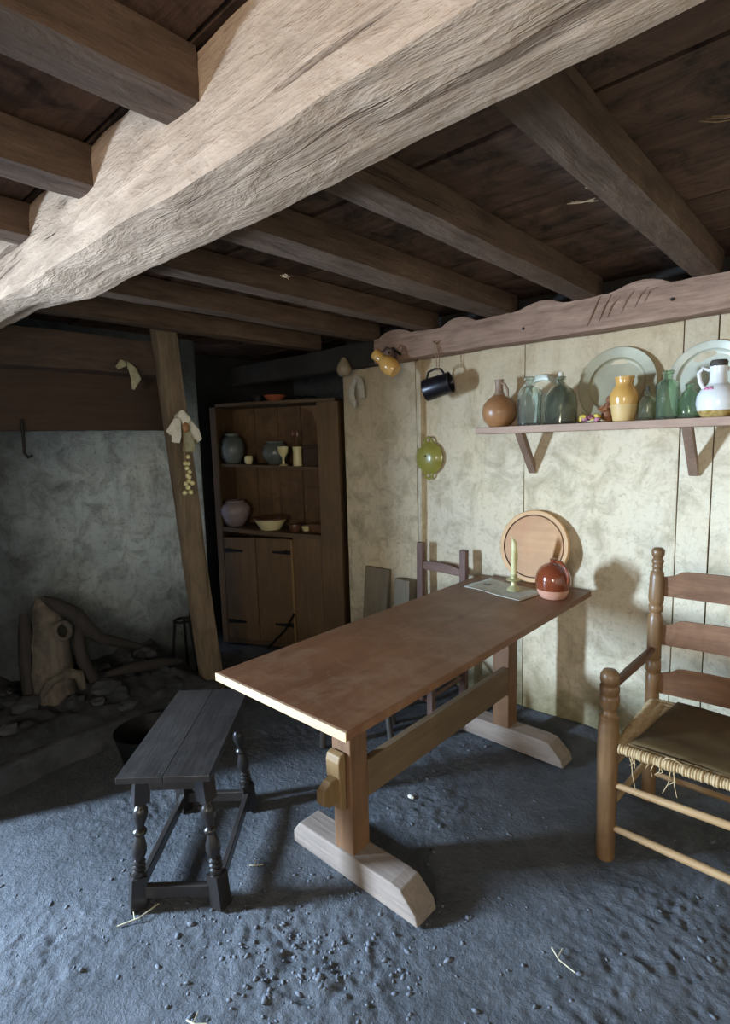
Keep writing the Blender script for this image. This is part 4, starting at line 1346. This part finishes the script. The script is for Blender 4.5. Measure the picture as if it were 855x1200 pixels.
MB().tube([(.03, 0, -.03), (.035, 0, -.2), (.035, 0, -.36)], .003, 6).obj('string', 'string', hk)
for k, (y, z) in enumerate([(.014, -.165), (-.010, -.20), (.012, -.203), (.0, -.228), (.018, -.25), (.0, -.268), (.014, -.278), (-.014, -.312), (.008, -.30), (.026, -.312), (.002, -.335), (-.024, -.362), (.016, -.362)]):
    MB().ball((.042 + .006 * (k % 2), y, z), .0145 if k > 9 else .0125, 2, .15, k).obj('seed', 'bead', hk, smooth=True)
h2 = thing('husk_tuft', 'single withered maize husk pinned on the hearth lintel', 'husk', (-2.885, 1.345, 1.925))
leaf([(.0, .0, .03), (.02, -.03, .02), (.02, -.06, -.005)], [.008, .020, .010], 'husk_old', h2)
leaf([(.0, .0, .03), (.03, .015, -.01), (.03, .03, -.055), (.02, .015, -.11)], [.008, .020, .026, .006], 'husk_old', h2)

# ------------------------------------------------------------------ crumbs of earth, straw and scraps on the floor
crn = random.Random(77)
unit = MB()
unit.ball((0, 0, 0), 1, 1, 0.35, 5, (1, 1, 1), 2.0)
uv_ = [v.co.copy() for v in unit.bm.verts]
uf_ = [[v.index for v in f.verts] for f in unit.bm.faces]
unit.bm.verts.index_update()
uf_ = [[v.index for v in f.verts] for f in unit.bm.faces]
unit.bm.free()
cv, cf = [], []
spots = []
for k in range(700):
    if k < 380:
        x, y = crn.gauss(-1.12, .26), crn.gauss(.93, .22)
    else:
        x, y = crn.uniform(-2.2, .2), crn.uniform(.35, 2.4)
    spots.append((x, y, min(.012, .0025 + abs(crn.gauss(0, .003)))))
hs_ = floor_h(np.array([p[0] for p in spots]), np.array([p[1] for p in spots]))
for (x, y, r), h in zip(spots, hs_):
    m = Matrix.Translation((x, y, float(h) + r * .15)) @ Matrix.Rotation(crn.uniform(0, 6.28), 4, 'Z') @ Matrix.Diagonal((r * crn.uniform(.9, 2.2), r, r * crn.uniform(.35, .6), 1))
    n0 = len(cv)
    cv += [tuple(m @ c) for c in uv_]
    cf += [[n0 + i for i in f] for f in uf_]
me = bpy.data.meshes.new('earth_crumbs')
me.from_pydata(cv, [], cf)
me.materials.append(M['crumb'])
me.polygons.foreach_set('use_smooth', [True] * len(me.polygons))
ec = bpy.data.objects.new('earth_crumbs', me)
COL.objects.link(ec)
ec['kind'] = 'stuff'
ec['label'] = 'loose crumbs of grey earth scattered over the dirt floor'
ec['category'] = 'earth'

# ------------------------------------------------------------------ straw and scraps on the floor
for k, (x, y, l, a, lab) in enumerate([(-1.66, .60, .13, 1.1, 'long bent straw on the floor left of the stool front'), (-.60, 1.42, .09, -.7, 'pale straw on the floor below the armchair front'),
                                       (-1.555, 1.03, .05, .4, 'short straw wisp under the dark stool'), (-1.24, .60, .06, .2, 'straw at the bottom edge of the picture')]):
    z = fz(x, y) + .006
    g = MB()
    g.tube([(x, y, z), (x + l * .5 * math.cos(a), y + l * .5 * math.sin(a), z + .006), (x + l * math.cos(a + .3), y + l * math.sin(a + .3), z + .004)], .0022, 5)
    g.tube([(x + l * .4 * math.cos(a), y + l * .4 * math.sin(a), z + .004), (x + l * .3 * math.cos(a + 1), y + l * .55 * math.sin(a + 1), z + .004)], .0018, 5)
    tag(g.obj('straw_stalk', 'straw', None), lab, 'straw', 'straw bits on the dirt floor')
z = fz(-1.354, 1.724)
tag(MB().ball((-1.35, 1.715, z + .006), .013, 1, .4, 2, (1.4, .8, .5)).obj('husk_scrap', 'husk', None), 'tiny white husk scrap on the floor under the table', 'scrap')
